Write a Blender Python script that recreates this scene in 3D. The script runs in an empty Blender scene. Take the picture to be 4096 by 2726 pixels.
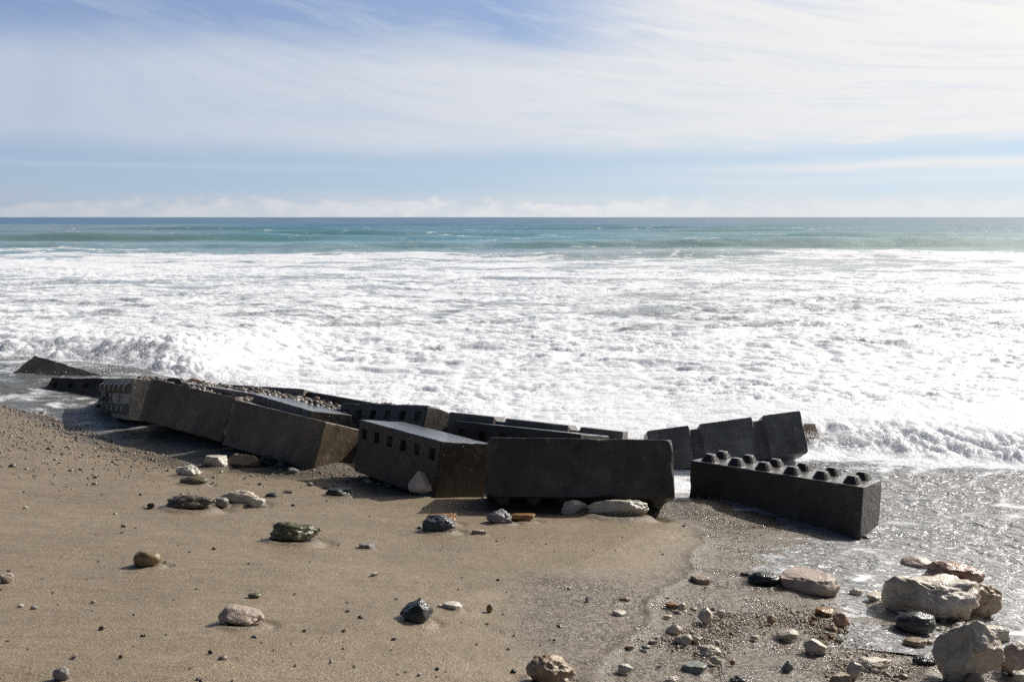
import bpy, bmesh, math, random
import numpy as np
from mathutils import Matrix, Vector

SC = bpy.context.scene
COL = SC.collection
R = math.radians

# ---------------------------------------------------------------- camera
FPX, CXP, CYP, CAMH = 3982.0, 2048.0, 1363.0, 2.9
PITCH = math.atan((1363 - 868) / FPX)
cam_data = bpy.data.cameras.new("camera")
cam_data.sensor_width = 36.0
cam_data.lens = 36.0 * FPX / 4096.0
cam_data.clip_start = 0.05
cam_data.clip_end = 60000.0
cam = bpy.data.objects.new("camera", cam_data)
cam.location = (0, 0, CAMH)
cam.rotation_euler = (math.pi / 2 - PITCH, 0, 0)
COL.objects.link(cam)
SC.camera = cam

# ---------------------------------------------------------------- light
SUN_AZ, SUN_EL = 53.0, 35.0          # clockwise from +Y, above the horizon
sun_dir = Vector((math.sin(R(SUN_AZ)) * math.cos(R(SUN_EL)), math.cos(R(SUN_AZ)) * math.cos(R(SUN_EL)), math.sin(R(SUN_EL))))
sd = bpy.data.lights.new("sun", 'SUN')
sd.energy = 4.6
sd.angle = R(0.53)
sd.color = (1.0, 0.955, 0.89)
sun = bpy.data.objects.new("sun", sd)
sun.rotation_euler = (-sun_dir).to_track_quat('-Z', 'Y').to_euler()
sun.location = (30, 20, 30)
COL.objects.link(sun)
SC.view_settings.view_transform = 'Standard'
SC.view_settings.look = 'None'
SC.view_settings.exposure = 0.18
SC.view_settings.gamma = 1.0


class NT:
    """tiny helper round a node tree"""
    def __init__(s, tree):
        s.t = tree; s.n = tree.nodes; s.l = tree.links

    def new(s, typ, **kw):
        nd = s.n.new(typ)
        for k, v in kw.items():
            setattr(nd, k, v)
        return nd

    def put(s, sock, v):
        if hasattr(v, 'links') or isinstance(v, bpy.types.NodeSocket):
            s.l.new(v, sock)
        else:
            if sock.type == 'RGBA' and len(v) == 3:
                v = (*v, 1.0)
            sock.default_value = v

    def m(s, op, a, b=0.0, c=0.0, clamp=False):
        nd = s.new('ShaderNodeMath', operation=op, use_clamp=clamp)
        s.put(nd.inputs[0], a); s.put(nd.inputs[1], b); s.put(nd.inputs[2], c)
        return nd.outputs[0]

    def ss(s, x, lo, hi, a=0.0, b=1.0):
        nd = s.new('ShaderNodeMapRange', interpolation_type='SMOOTHSTEP')
        s.put(nd.inputs[0], x)
        for i, v in zip((1, 2, 3, 4), (lo, hi, a, b)):
            nd.inputs[i].default_value = v
        return nd.outputs[0]

    def mix(s, f, a, b, blend='MIX'):
        nd = s.new('ShaderNodeMix', data_type='RGBA', blend_type=blend)
        s.put(nd.inputs[0], f); s.put(nd.inputs[6], a); s.put(nd.inputs[7], b)
        return nd.outputs[2]

    def comb(s, x, y, z=0.0):
        nd = s.new('ShaderNodeCombineXYZ')
        s.put(nd.inputs[0], x); s.put(nd.inputs[1], y); s.put(nd.inputs[2], z)
        return nd.outputs[0]

    def noise(s, vec, scale=1.0, detail=4.0, rough=0.5, dist=0.0, typ='FBM'):
        nd = s.new('ShaderNodeTexNoise')
        if vec is not None:
            s.l.new(vec, nd.inputs['Vector'])
        nd.inputs['Scale'].default_value = scale
        nd.inputs['Detail'].default_value = detail
        nd.inputs['Roughness'].default_value = rough
        nd.inputs['Distortion'].default_value = dist
        return nd.outputs[0]

    def mapping(s, vec, scale=(1, 1, 1), rot=(0, 0, 0)):
        nd = s.new('ShaderNodeMapping')
        s.l.new(vec, nd.inputs[0])
        nd.inputs['Scale'].default_value = scale
        nd.inputs['Rotation'].default_value = rot
        return nd.outputs[0]

    def bump(s, h, strength, dist, normal=None):
        nd = s.new('ShaderNodeBump')
        s.put(nd.inputs['Height'], h)
        s.put(nd.inputs['Strength'], strength)
        nd.inputs['Distance'].default_value = dist
        if normal is not None:
            s.l.new(normal, nd.inputs['Normal'])
        return nd.outputs[0]

    def attr(s, name):
        return s.new('ShaderNodeAttribute', attribute_name=name)


# ---------------------------------------------------------------- sky
world = bpy.data.worlds.new("World")
SC.world = world
world.use_nodes = True
w = NT(world.node_tree)
w.n.clear()
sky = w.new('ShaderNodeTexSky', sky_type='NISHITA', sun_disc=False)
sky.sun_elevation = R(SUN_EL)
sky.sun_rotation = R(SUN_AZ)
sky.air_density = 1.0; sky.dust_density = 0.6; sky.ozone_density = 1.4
tc = w.new('ShaderNodeTexCoord')
nrm = w.new('ShaderNodeVectorMath', operation='NORMALIZE')
w.l.new(tc.outputs['Generated'], nrm.inputs[0])
V = nrm.outputs[0]
sep = w.new('ShaderNodeSeparateXYZ'); w.l.new(V, sep.inputs[0])
el = w.m('MULTIPLY', w.m('ARCSINE', sep.outputs[2]), 57.2958)
az = w.m('MULTIPLY', w.m('ARCTAN2', sep.outputs[0], sep.outputs[1]), 57.2958)
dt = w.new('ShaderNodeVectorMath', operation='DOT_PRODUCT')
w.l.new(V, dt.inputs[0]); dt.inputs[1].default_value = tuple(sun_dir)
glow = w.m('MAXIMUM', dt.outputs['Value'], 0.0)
slant = w.m('ADD', el, w.m('MULTIPLY', w.m('MULTIPLY', az, 0.20), w.ss(el, 3.0, 10.0)))
n_big = w.noise(w.comb(w.m('MULTIPLY', az, 0.055), w.m('MULTIPLY', slant, 0.30), 3.1), 1.0, 3.0, 0.5, 0.6)
n_mid = w.noise(w.comb(w.m('MULTIPLY', az, 0.13), w.m('MULTIPLY', slant, 0.85), 7.7), 1.0, 7.0, 0.62, 0.9)
n_fine = w.noise(w.comb(w.m('MULTIPLY', az, 0.10), w.m('MULTIPLY', slant, 1.25), 1.7), 1.0, 8.0, 0.62, 0.7)
wob = w.m('MULTIPLY', w.m('SUBTRACT', n_big, 0.5), 5.0)
wob2 = w.m('MULTIPLY', w.m('SUBTRACT', n_mid, 0.5), 3.0)
e1 = w.m('ADD', el, w.m('MULTIPLY', w.m('SUBTRACT', n_big, 0.5), 1.6))
low = w.ss(e1, 3.0, 4.6)
top_in = w.m('ADD', w.m('ADD', el, wob), wob2)
right = w.ss(az, -1.0, 11.0)
top = w.m('SUBTRACT', 1.0, w.m('MULTIPLY', w.ss(top_in, 7.4, 10.6), w.m('SUBTRACT', 1.0, right)))
veil = w.m('MULTIPLY', low, top)
veil = w.m('MULTIPLY', veil, w.m('ADD', 0.40, w.m('MULTIPLY', n_fine, 1.0)), clamp=True)
veil = w.m('ADD', veil, w.m('MULTIPLY', w.ss(n_mid, 0.45, 0.75), 0.35), clamp=True)
veil = w.m('MULTIPLY', veil, w.ss(el, 2.2, 3.6))
veil = w.m('MULTIPLY', veil, w.m('MAXIMUM', w.ss(el, 25.0, 14.0), w.ss(glow, 0.80, 0.97)))
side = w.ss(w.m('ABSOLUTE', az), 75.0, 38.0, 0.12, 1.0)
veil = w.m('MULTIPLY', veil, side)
# thin streaks above the horizon
def band(c, wd, a0, a1, amp):
    d = w.m('DIVIDE', w.m('SUBTRACT', w.m('ADD', el, w.m('MULTIPLY', w.m('SUBTRACT', n_big, 0.5), 0.8)), c), wd)
    g = w.m('POWER', 2.718, w.m('MULTIPLY', w.m('MULTIPLY', d, d), -1.0))
    return w.m('MULTIPLY', w.m('MULTIPLY', g, w.ss(az, a0, a1)), amp)
streak = w.m('ADD', band(2.75, 0.28, 0.0, 22.0, 0.85), band(2.0, 0.45, -6.0, 14.0, 0.45))
streak = w.m('ADD', streak, band(2.75, 0.13, 0.0, -20.0, 0.45))
# cumulus bank on the horizon
cum_n = w.noise(w.comb(w.m('MULTIPLY', az, 0.55), w.m('MULTIPLY', el, 1.1), 5.0), 1.0, 6.0, 0.6, 0.2)
cum_big = w.noise(w.comb(w.m('MULTIPLY', az, 0.09), 2.0, 5.0), 1.0, 2.0, 0.5, 0.0)
topline = w.m('ADD', w.m('MULTIPLY', cum_n, 1.9), w.m('MULTIPLY', cum_big, 1.5))
cum = w.m('MULTIPLY', w.ss(w.m('SUBTRACT', w.m('SUBTRACT', topline, el), 0.72), -0.05, 0.45), w.ss(cum_n, 0.32, 0.62, 0.35, 1.0))
cum = w.m('MULTIPLY', cum, w.ss(az, 16.0, 2.0, 0.2, 0.7))
haze_low = w.m('MULTIPLY', side, w.ss(w.m('ADD', el, w.m('MULTIPLY', w.m('SUBTRACT', cum_big, 0.5), 1.2)), 1.9, 0.7, 0.0, 0.70))
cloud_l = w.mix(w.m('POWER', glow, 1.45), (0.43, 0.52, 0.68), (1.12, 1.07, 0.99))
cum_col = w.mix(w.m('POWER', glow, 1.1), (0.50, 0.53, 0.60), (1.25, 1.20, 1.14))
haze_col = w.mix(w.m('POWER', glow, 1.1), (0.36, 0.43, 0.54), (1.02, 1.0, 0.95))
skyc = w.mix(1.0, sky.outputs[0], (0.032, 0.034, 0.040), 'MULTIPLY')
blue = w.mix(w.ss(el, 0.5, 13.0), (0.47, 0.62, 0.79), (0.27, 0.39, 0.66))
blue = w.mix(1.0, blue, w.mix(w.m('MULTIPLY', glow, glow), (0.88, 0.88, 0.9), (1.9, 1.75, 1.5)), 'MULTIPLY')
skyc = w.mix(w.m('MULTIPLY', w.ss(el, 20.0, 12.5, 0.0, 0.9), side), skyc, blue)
c1_ = w.mix(haze_low, skyc, haze_col)
c2_ = w.mix(w.m('MINIMUM', streak, 0.9), c1_, cloud_l)
c3_ = w.mix(veil, c2_, cloud_l)
c4_ = w.mix(cum, c3_, cum_col)
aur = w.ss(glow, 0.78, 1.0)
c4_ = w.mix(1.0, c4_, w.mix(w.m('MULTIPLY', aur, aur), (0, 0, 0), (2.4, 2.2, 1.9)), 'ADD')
below = w.ss(el, -0.2, -3.0)
c5_ = w.mix(below, c4_, (0.05, 0.045, 0.04))
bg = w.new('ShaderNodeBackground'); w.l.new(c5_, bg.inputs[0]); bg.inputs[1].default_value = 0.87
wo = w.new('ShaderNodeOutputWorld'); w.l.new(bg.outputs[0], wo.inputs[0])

# ---------------------------------------------------------------- numpy noise
def _h(ix, iy, seed):
    n = (ix.astype(np.int64) * 374761393 + iy.astype(np.int64) * 668265263 + seed * 2147483647 // 7 + seed * 9176213) & 0x7fffffff
    n = (n ^ (n >> 13)) * 1274126177 & 0x7fffffff
    n = (n ^ (n >> 16)) * 69069 & 0x7fffffff
    return ((n >> 7) & 0xffff) / 65535.0


def perlin(x, y, seed=0):
    x = np.asarray(x, float); y = np.asarray(y, float)
    ix = np.floor(x); iy = np.floor(y); fx = x - ix; fy = y - iy
    u = fx * fx * fx * (fx * (fx * 6 - 15) + 10); v = fy * fy * fy * (fy * (fy * 6 - 15) + 10)
    def g(dx, dy):
        a = _h(ix + dx, iy + dy, seed) * 6.2831853
        return np.cos(a) * (fx - dx) + np.sin(a) * (fy - dy)
    a = g(0, 0); b = g(1, 0); c = g(0, 1); d = g(1, 1)
    return 1.4 * ((a + (b - a) * u) + ((c + (d - c) * u) - (a + (b - a) * u)) * v)


def fbm(x, y, o=4, seed=0, gain=0.5):
    s = 0; a = 1.0; t = 0
    for k in range(o):
        s = s + a * perlin(x * 2 ** k, y * 2 ** k, seed + k * 17); t += a; a *= gain
    return s / t


def billow(x, y, o=3, seed=0, gain=0.5):
    s = 0; a = 1.0; t = 0
    for k in range(o):
        s = s + a * (1 - (1 - np.minimum(np.abs(perlin(x * 2 ** k, y * 2 ** k, seed + k * 13)) * 1.5, 1)) ** 2); t += a; a *= gain
    return s / t


def perlin3(p, seed=0):
    i = np.floor(p); f = p - i; u = f * f * f * (f * (f * 6 - 15) + 10); out = 0
    for c in range(8):
        o = np.array([c & 1, (c >> 1) & 1, c >> 2], float)
        j = i + o
        a = _h(j[:, 0] + 57 * j[:, 2], j[:, 1] - 113 * j[:, 2], seed) * 6.2831853
        b = _h(j[:, 0] + 31 * j[:, 2] + 7, j[:, 1] + 71 * j[:, 2], seed + 3) * 2 - 1
        q_ = np.sqrt(np.maximum(1 - b * b, 0))
        d = f - o
        g = q_ * np.cos(a) * d[:, 0] + q_ * np.sin(a) * d[:, 1] + b * d[:, 2]
        w_ = np.prod(np.where(o > 0, u, 1 - u), axis=1)
        out = out + g * w_
    return out * 1.7


def sstep(a, b, x):
    t = np.clip((x - a) / (b - a), 0, 1)
    return t * t * (3 - 2 * t)


# ---------------------------------------------------------------- the lie of the land
SHORE = np.array([(-60, 30), (-20, 21.5), (-12, 18.2), (-7.9, 16.0), (-5.2, 13.1), (-3.8, 12.0), (-2.4, 11.45), (-0.7, 10.9), (1.0, 10.5), (2.2, 10.35),
                  (3.2, 9.35), (4.2, 7.8), (5.1, 6.2), (6.2, 4.0), (8.5, 0.0), (14, -8), (30, -30)], float)


def polydist(x, y, P):
    """signed distance to an open polyline; positive on its right-hand (landward) side"""
    best = np.full(np.shape(x), 1e9); sg = np.ones(np.shape(x))
    for a, b in zip(P[:-1], P[1:]):
        d = b - a; L = d @ d
        t = np.clip(((x - a[0]) * d[0] + (y - a[1]) * d[1]) / L, 0, 1)
        ex = x - a[0] - t * d[0]; ey = y - a[1] - t * d[1]
        q = ex * ex + ey * ey
        cr = d[0] * ey - d[1] * ex
        m = q < best - 1e-12
        best = np.where(m, q, best); sg = np.where(m, np.where(cr < 0, 1.0, -1.0), sg)
    return np.sqrt(best) * sg


def segdist(x, y, a, b):
    a = np.array(a, float); b = np.array(b, float); d = b - a
    t = np.clip(((x - a[0]) * d[0] + (y - a[1]) * d[1]) / (d @ d), 0, 1)
    return np.hypot(x - a[0] - t * d[0], y - a[1] - t * d[1])


def ground(x, y):
    x = np.asarray(x, float); y = np.asarray(y, float)
    s = polydist(x, y, SHORE)
    z = np.where(s > 0, -0.11 + 0.15 * s, -0.11 + 0.10 * np.maximum(s, -8))
    z = np.where(z > 1.15, 1.15 + (z - 1.15) * 0.25, z)
    z = np.minimum(z, 1.7)
    z = z + 0.018 * perlin(x * 0.55, y * 0.8, 3) * sstep(-0.5, 1.5, s)
    z = z + 0.010 * perlin(x * 1.6 + 4, y * 2.3, 4) * sstep(-0.2, 1.0, s)
    # scour humps along the blocks
    z = z + 0.05 * np.exp(-((x + 0.9) / 0.6) ** 2 - ((y - 9.6) / 0.35) ** 2)
    z = z - 0.04 * np.exp(-((x - 1.6) / 0.35) ** 2 - ((y - 9.5) / 0.35) ** 2)
    z = z + 0.09 * np.exp(-((x - 2.1) / 0.8) ** 2 - ((y - 9.9) / 0.45) ** 2)
    z = z - 0.05 * np.exp(-((x - 3.35) / 0.35) ** 2 - ((y - 9.0) / 0.3) ** 2)
    z = z + 0.10 * np.exp(-((x + 2.1) / 0.5) ** 2 - ((y - 11.7) / 0.5) ** 2)
    z = z + 0.075 * np.exp(-((x - 0.45) / 0.75) ** 2 - ((y - 9.72) / 0.28) ** 2)
    # shingle thrown up between the rear blocks
    d = segdist(x, y, (-5.9, 15.6), (-1.9, 13.3))
    bank = 0.30 + 0.05 * perlin(x * 2, y * 2, 31)
    z = np.maximum(z, np.where(d < 1.2, -0.5 + (bank + 0.5) * (1 - sstep(0.35, 1.1, d)), -9))
    return z


def at(px, py):
    """where the ray through a point of the 4096 x 2726 photograph meets the ground"""
    dx = (px - CXP) / FPX; dy = -(py - CYP) / FPX
    c, s = math.cos(PITCH), math.sin(PITCH)
    d = np.array([dx, c + dy * s, -s + dy * c])
    ts = np.linspace(2.0, 26.0, 2500)
    h = CAMH + d[2] * ts - ground(d[0] * ts, d[1] * ts)
    i = int(np.argmax(h <= 0)) if (h <= 0).any() else len(ts) - 1
    t = ts[i]
    return float(d[0] * t), float(d[1] * t), float(ground(d[0] * t, d[1] * t))


# ---------------------------------------------------------------- object helpers
def tag(o, label=None, cat=None, group=None, kind=None):
    if label: o['label'] = label
    if cat: o['category'] = cat
    if group: o['group'] = group
    if kind: o['kind'] = kind
    return o


def np_mesh(name, verts, faces, mat, smooth=True, attrs=None):
    me = bpy.data.meshes.new(name)
    faces = np.asarray(faces, np.int32)
    nf, k = faces.shape
    me.vertices.add(len(verts)); me.vertices.foreach_set('co', np.asarray(verts, np.float32).ravel())
    me.loops.add(nf * k); me.loops.foreach_set('vertex_index', faces.ravel())
    me.polygons.add(nf); me.polygons.foreach_set('loop_start', np.arange(0, nf * k, k, dtype=np.int32))
    me.polygons.foreach_set('use_smooth', np.full(nf, smooth))
    for an, arr in (attrs or {}).items():
        arr = np.asarray(arr, np.float32)
        if arr.ndim == 1:
            a = me.attributes.new(an, 'FLOAT', 'POINT'); a.data.foreach_set('value', arr)
        else:
            a = me.attributes.new(an, 'FLOAT_COLOR', 'POINT')
            a.data.foreach_set('color', np.concatenate([arr, np.ones((len(arr), 1), np.float32)], 1).ravel())
    me.update(calc_edges=True)
    if mat: me.materials.append(mat)
    return me


def link(name, me, parent=None, loc=None):
    o = bpy.data.objects.new(name, me)
    COL.objects.link(o)
    if parent is not None: o.parent = parent
    if loc is not None: o.location = loc
    return o


def grid_faces(nr, nc):
    i = np.arange(nr - 1)[:, None] * nc + np.arange(nc - 1)[None, :]
    return np.stack([i, i + 1, i + nc + 1, i + nc], -1).reshape(-1, 4)


def principled(name):
    m = bpy.data.materials.new(name); m.use_nodes = True
    t = NT(m.node_tree)
    b = next(x for x in t.n if x.type == 'BSDF_PRINCIPLED')
    return m, t, b


# ---------------------------------------------------------------- materials
def mat_sand():
    m, t, b = principled("wet sand")
    P = t.new('ShaderNodeNewGeometry').outputs['Position']
    wet = t.attr('wet').outputs['Fac']; grit = t.attr('grit').outputs['Fac']
    n1 = t.noise(P, 1.1, 5, 0.55); n2 = t.noise(P, 9.0, 5, 0.6); g1 = t.noise(P, 170.0, 2, 0.7); g2 = t.noise(P, 60.0, 3, 0.7); rp = t.noise(t.mapping(P, (0.8, 1.5, 1.0), (0, 0, R(25))), 22.0, 2, 0.5, 0.5)
    flow = t.noise(t.mapping(P, (1.2, 6.0, 1.0), (0, 0, R(28))), 2.0, 5, 0.6, 0.5)
    dry = t.mix(t.ss(n1, 0.3, 0.7), (0.200, 0.148, 0.086), (0.270, 0.206, 0.126))
    dry = t.mix(t.ss(n2, 0.35, 0.7, 0.0, 0.5), dry, (0.185, 0.141, 0.092))
    dry = t.mix(t.ss(flow, 0.45, 0.70, 0.0, 0.6), dry, (0.165, 0.122, 0.074))
    speck = t.mix(t.ss(g1, 0.34, 0.50, 1.0, 0.0), dry, (0.062, 0.048, 0.035))
    speck = t.mix(t.ss(g1, 0.56, 0.70), speck, (0.52, 0.45, 0.35))
    speck = t.mix(t.m('MULTIPLY', t.ss(g2, 0.34, 0.44, 1.0, 0.0), t.m('ADD', 0.35, grit)), speck, (0.06, 0.05, 0.045))
    wetc = t.mix(0.55, speck, (0.085, 0.074, 0.064))
    wetf = t.ss(t.m('ADD', wet, t.m('MULTIPLY', t.m('SUBTRACT', flow, 0.5), 0.35)), 0.15, 0.75)
    t.put(b.inputs['Base Color'], t.mix(wetf, speck, wetc))
    shine = t.noise(t.mapping(P, (1.0, 3.0, 1.0), (0, 0, R(-35))), 1.6, 5, 0.6, 0.8)
    wr = t.ss(shine, 0.40, 0.60, 0.16, 0.48)
    t.put(b.inputs['Roughness'], t.m('ADD', t.m('MULTIPLY', wetf, wr), t.m('MULTIPLY', t.m('SUBTRACT', 1.0, wetf), 0.52)))
    b.inputs['Specular IOR Level'].default_value = 0.5
    hgt = t.m('ADD', t.m('MULTIPLY', g1, 0.6), t.m('MULTIPLY', g2, 0.9))
    nn = t.bump(hgt, t.ss(wetf, 0, 1, 0.75, 0.9), 0.007)
    nn = t.bump(t.m('ADD', n2, flow), 0.5, 0.015, nn)
    nn = t.bump(rp, t.m('MULTIPLY', wetf, 0.9), 0.028, nn)
    t.put(b.inputs['Normal'], nn)
    return m


def mat_water():
    m, t, b = principled("sea water")
    P = t.new('ShaderNodeNewGeometry').outputs['Position']
    wcol = t.attr('wcol').outputs['Color']; foam = t.attr('foam').outputs['Fac']; far = t.attr('far').outputs['Fac']
    film = t.attr('film').outputs['Fac']
    lace = t.noise(t.mapping(P, (1.0, 1.8, 1.0)), 1.3, 8, 0.68, 1.6)
    lace2 = t.noise(t.mapping(P, (1.0, 2.0, 1.0)), 0.28, 6, 0.6, 1.2)
    fine = t.noise(P, 22.0, 4, 0.65)
    close = t.attr('close').outputs['Fac']
    f = t.m('ADD', foam, t.m('ADD', t.m('MULTIPLY', t.m('SUBTRACT', lace, 0.5), 1.5), t.m('MULTIPLY', t.m('SUBTRACT', lace2, 0.5), t.ss(close, 0.0, 1.0, 2.6, 0.9))))
    F = t.ss(f, 0.34, 0.72)
    foamc = t.mix(t.ss(fine, 0.3, 0.7), (0.77, 0.785, 0.81), (0.84, 0.85, 0.865))
    t.put(b.inputs['Base Color'], t.mix(F, wcol, foamc))
    t.put(b.inputs['Roughness'], t.m('ADD', t.m('MULTIPLY', F, 0.35), t.m('ADD', t.m('ADD', 0.10, t.m('MULTIPLY', film, 0.17)), t.m('MULTIPLY', far, 0.16))))
    b.inputs['IOR'].default_value = 1.333
    # ripples
    r1 = t.noise(t.mapping(P, (0.8, 1.5, 1.0)), 7.0, 6, 0.62, 0.4)
    r2 = t.noise(t.mapping(P, (0.7, 1.5, 1.0)), 0.8, 6, 0.62, 0.4)
    r3 = t.noise(t.mapping(P, (0.9, 1.3, 1.0)), 8.0, 3.0, 0.55, 0.8)
    n = t.bump(r2, t.m('MULTIPLY', t.attr('veryfar').outputs['Fac'], 0.6), 0.5)
    n = t.bump(r1, t.m('MULTIPLY', t.m('SUBTRACT', 1.0, t.m('MULTIPLY', film, 0.7)), 0.55), 0.05, n)
    n = t.bump(r3, film, 0.07, n)
    n = t.bump(t.m('MULTIPLY', lace, F), 0.5, 0.05, n)
    n = t.bump(t.m('MULTIPLY', fine, F), t.m('MULTIPLY', close, 0.6), 0.03, n)
    sub = t.m('MULTIPLY', t.m('MULTIPLY', F, 0.95), t.ss(far, 0.0, 0.6, 1.0, 0.0))
    t.put(b.inputs['Subsurface Weight'], sub)
    b.inputs['Subsurface Radius'].default_value = (1.0, 1.0, 1.0)
    b.inputs['Subsurface Scale'].default_value = 0.16
    t.put(b.inputs['Normal'], n)
    return m


def mat_foam():
    m, t, b = principled("white foam")
    b.inputs['Base Color'].default_value = (0.9, 0.9, 0.91, 1)
    b.inputs['Roughness'].default_value = 0.4
    tr = t.new('ShaderNodeBsdfTranslucent'); tr.inputs[0].default_value = (0.92, 0.92, 0.93, 1)
    mx = t.new('ShaderNodeMixShader'); mx.inputs[0].default_value = 0.55
    out = next(x for x in t.n if x.type == 'OUTPUT_MATERIAL')
    t.l.new(b.outputs[0], mx.inputs[1]); t.l.new(tr.outputs[0], mx.inputs[2]); t.l.new(mx.outputs[0], out.inputs[0])
    return m


def mat_concrete(name, a, c, stain, algae=0.3):
    m, t, b = principled(name)
    tcn = t.new('ShaderNodeTexCoord'); P = tcn.outputs['Object']
    n1 = t.noise(P, 2.2, 6, 0.6, 0.3); n2 = t.noise(P, 14.0, 6, 0.65); n3 = t.noise(P, 120.0, 3, 0.6)
    n0 = t.noise(P, 1.1, 4, 0.55, 0.8)
    st = t.noise(t.mapping(P, (6.0, 6.0, 0.6)), 2.0, 6, 0.65)
    col = t.mix(t.ss(n1, 0.38, 0.62), a, c)
    col = t.mix(t.ss(n0, 0.50, 0.66, 0.0, 0.6), col, tuple(v * 1.9 for v in c))
    col = t.mix(t.ss(st, 0.50, 0.70, 0.0, 0.45), col, stain)
    col = t.mix(t.ss(n2, 0.56, 0.70, 0.0, 0.55), col, tuple(v * 2.0 for v in c))
    col = t.mix(t.ss(n3, 0.62, 0.75, 0.0, 0.6), col, tuple(v * 2.6 for v in c))
    col = t.mix(t.ss(n3, 0.28, 0.42, 0.7, 0.0), col, tuple(v * 0.4 for v in a))
    vor = t.new('ShaderNodeTexVoronoi'); t.l.new(P, vor.inputs['Vector']); vor.inputs['Scale'].default_value = 16.0
    pit = t.m('MULTIPLY', t.ss(vor.outputs['Distance'], 0.06, 0.13, 1.0, 0.0), t.ss(n1, 0.5, 0.6))
    col = t.mix(pit, col, (0.012, 0.011, 0.010))
    t.put(b.inputs['Base Color'], col)
    gn = t.new('ShaderNodeSeparateXYZ'); t.l.new(t.new('ShaderNodeNewGeometry').outputs['Normal'], gn.inputs[0])
    up = t.m('MULTIPLY', t.ss(gn.outputs[2], 0.80, 0.95), t.ss(n1, 0.25, 0.48))
    t.put(b.inputs['Roughness'], t.m('MULTIPLY', t.ss(n2, 0.3, 0.7, 0.26, 0.52), t.m('SUBTRACT', 1.0, t.m('MULTIPLY', up, 0.62))))
    b.inputs['Specular IOR Level'].default_value = 0.35
    t.put(b.inputs['Coat Weight'], up)
    b.inputs['Coat Roughness'].default_value = 0.42
    h = t.m('SUBTRACT', t.m('ADD', t.m('MULTIPLY', n2, 0.6), t.m('MULTIPLY', n3, 0.22)), t.m('MULTIPLY', pit, 0.9))
    t.put(b.inputs['Normal'], t.bump(h, t.m('SUBTRACT', 0.85, t.m('MULTIPLY', up, 0.6)), 0.018))
    return m


def mat_rock(name, a, c, vein=None, rough=0.5, bump=0.6, scale=1.0, veinamt=0.5):
    m, t, b = principled(name)
    P = t.new('ShaderNodeTexCoord').outputs['Object']
    n1 = t.noise(P, 5.0 * scale, 6, 0.6, 0.5); n2 = t.noise(P, 26.0 * scale, 6, 0.65); n3 = t.noise(P, 110.0 * scale, 3, 0.6)
    col = t.mix(t.ss(n1, 0.35, 0.65), a, c)
    if vein:
        n4 = t.noise(t.mapping(P, (1, 2.2, 2.6), (0.3, 0.4, 0.2)), 4.5 * scale, 5, 0.6, 1.0)
        col = t.mix(t.ss(n4, 0.50, 0.66, 0.0, veinamt), col, vein)
    col = t.mix(t.ss(n2, 0.55, 0.75, 0.0, 0.45), col, tuple(min(v * 1.5, 0.85) for v in c))
    col = t.mix(t.ss(n3, 0.25, 0.42, 0.6, 0.0), col, tuple(v * 0.45 for v in a))
    t.put(b.inputs['Base Color'], col)
    t.put(b.inputs['Roughness'], t.ss(n2, 0.3, 0.7, max(rough - 0.15, 0.1), rough + 0.12))
    h = t.m('ADD', t.m('MULTIPLY', n2, 0.8), t.m('MULTIPLY', n3, 0.25))
    t.put(b.inputs['Normal'], t.bump(h, bump, 0.014))
    return m


def mat_pebbles():
    m, t, b = principled("shingle")
    pc = t.attr('pcol').outputs['Color']
    P = t.new('ShaderNodeNewGeometry').outputs['Position']
    n = t.noise(P, 160.0, 3, 0.6)
    t.put(b.inputs['Base Color'], t.mix(t.ss(n, 0.3, 0.7, 0.0, 0.5), pc, (0.09, 0.08, 0.07)))
    b.inputs['Roughness'].default_value = 0.32
    return m


M_SAND = mat_sand(); M_WATER = mat_water(); M_FOAM = mat_foam(); M_PEB = mat_pebbles()
MC = {
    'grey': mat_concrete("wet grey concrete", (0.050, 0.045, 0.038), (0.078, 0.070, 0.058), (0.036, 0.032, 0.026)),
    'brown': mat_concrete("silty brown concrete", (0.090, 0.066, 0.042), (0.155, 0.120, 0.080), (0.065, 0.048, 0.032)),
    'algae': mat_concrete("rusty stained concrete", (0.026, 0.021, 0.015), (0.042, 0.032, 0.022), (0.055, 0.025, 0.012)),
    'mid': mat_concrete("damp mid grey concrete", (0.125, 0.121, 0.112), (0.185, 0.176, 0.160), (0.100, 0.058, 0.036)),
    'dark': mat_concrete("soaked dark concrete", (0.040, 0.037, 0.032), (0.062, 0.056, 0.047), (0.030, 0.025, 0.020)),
    'pale': mat_concrete("pale grey concrete", (0.16, 0.152, 0.13), (0.22, 0.205, 0.175), (0.11, 0.10, 0.08)),
}
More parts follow.
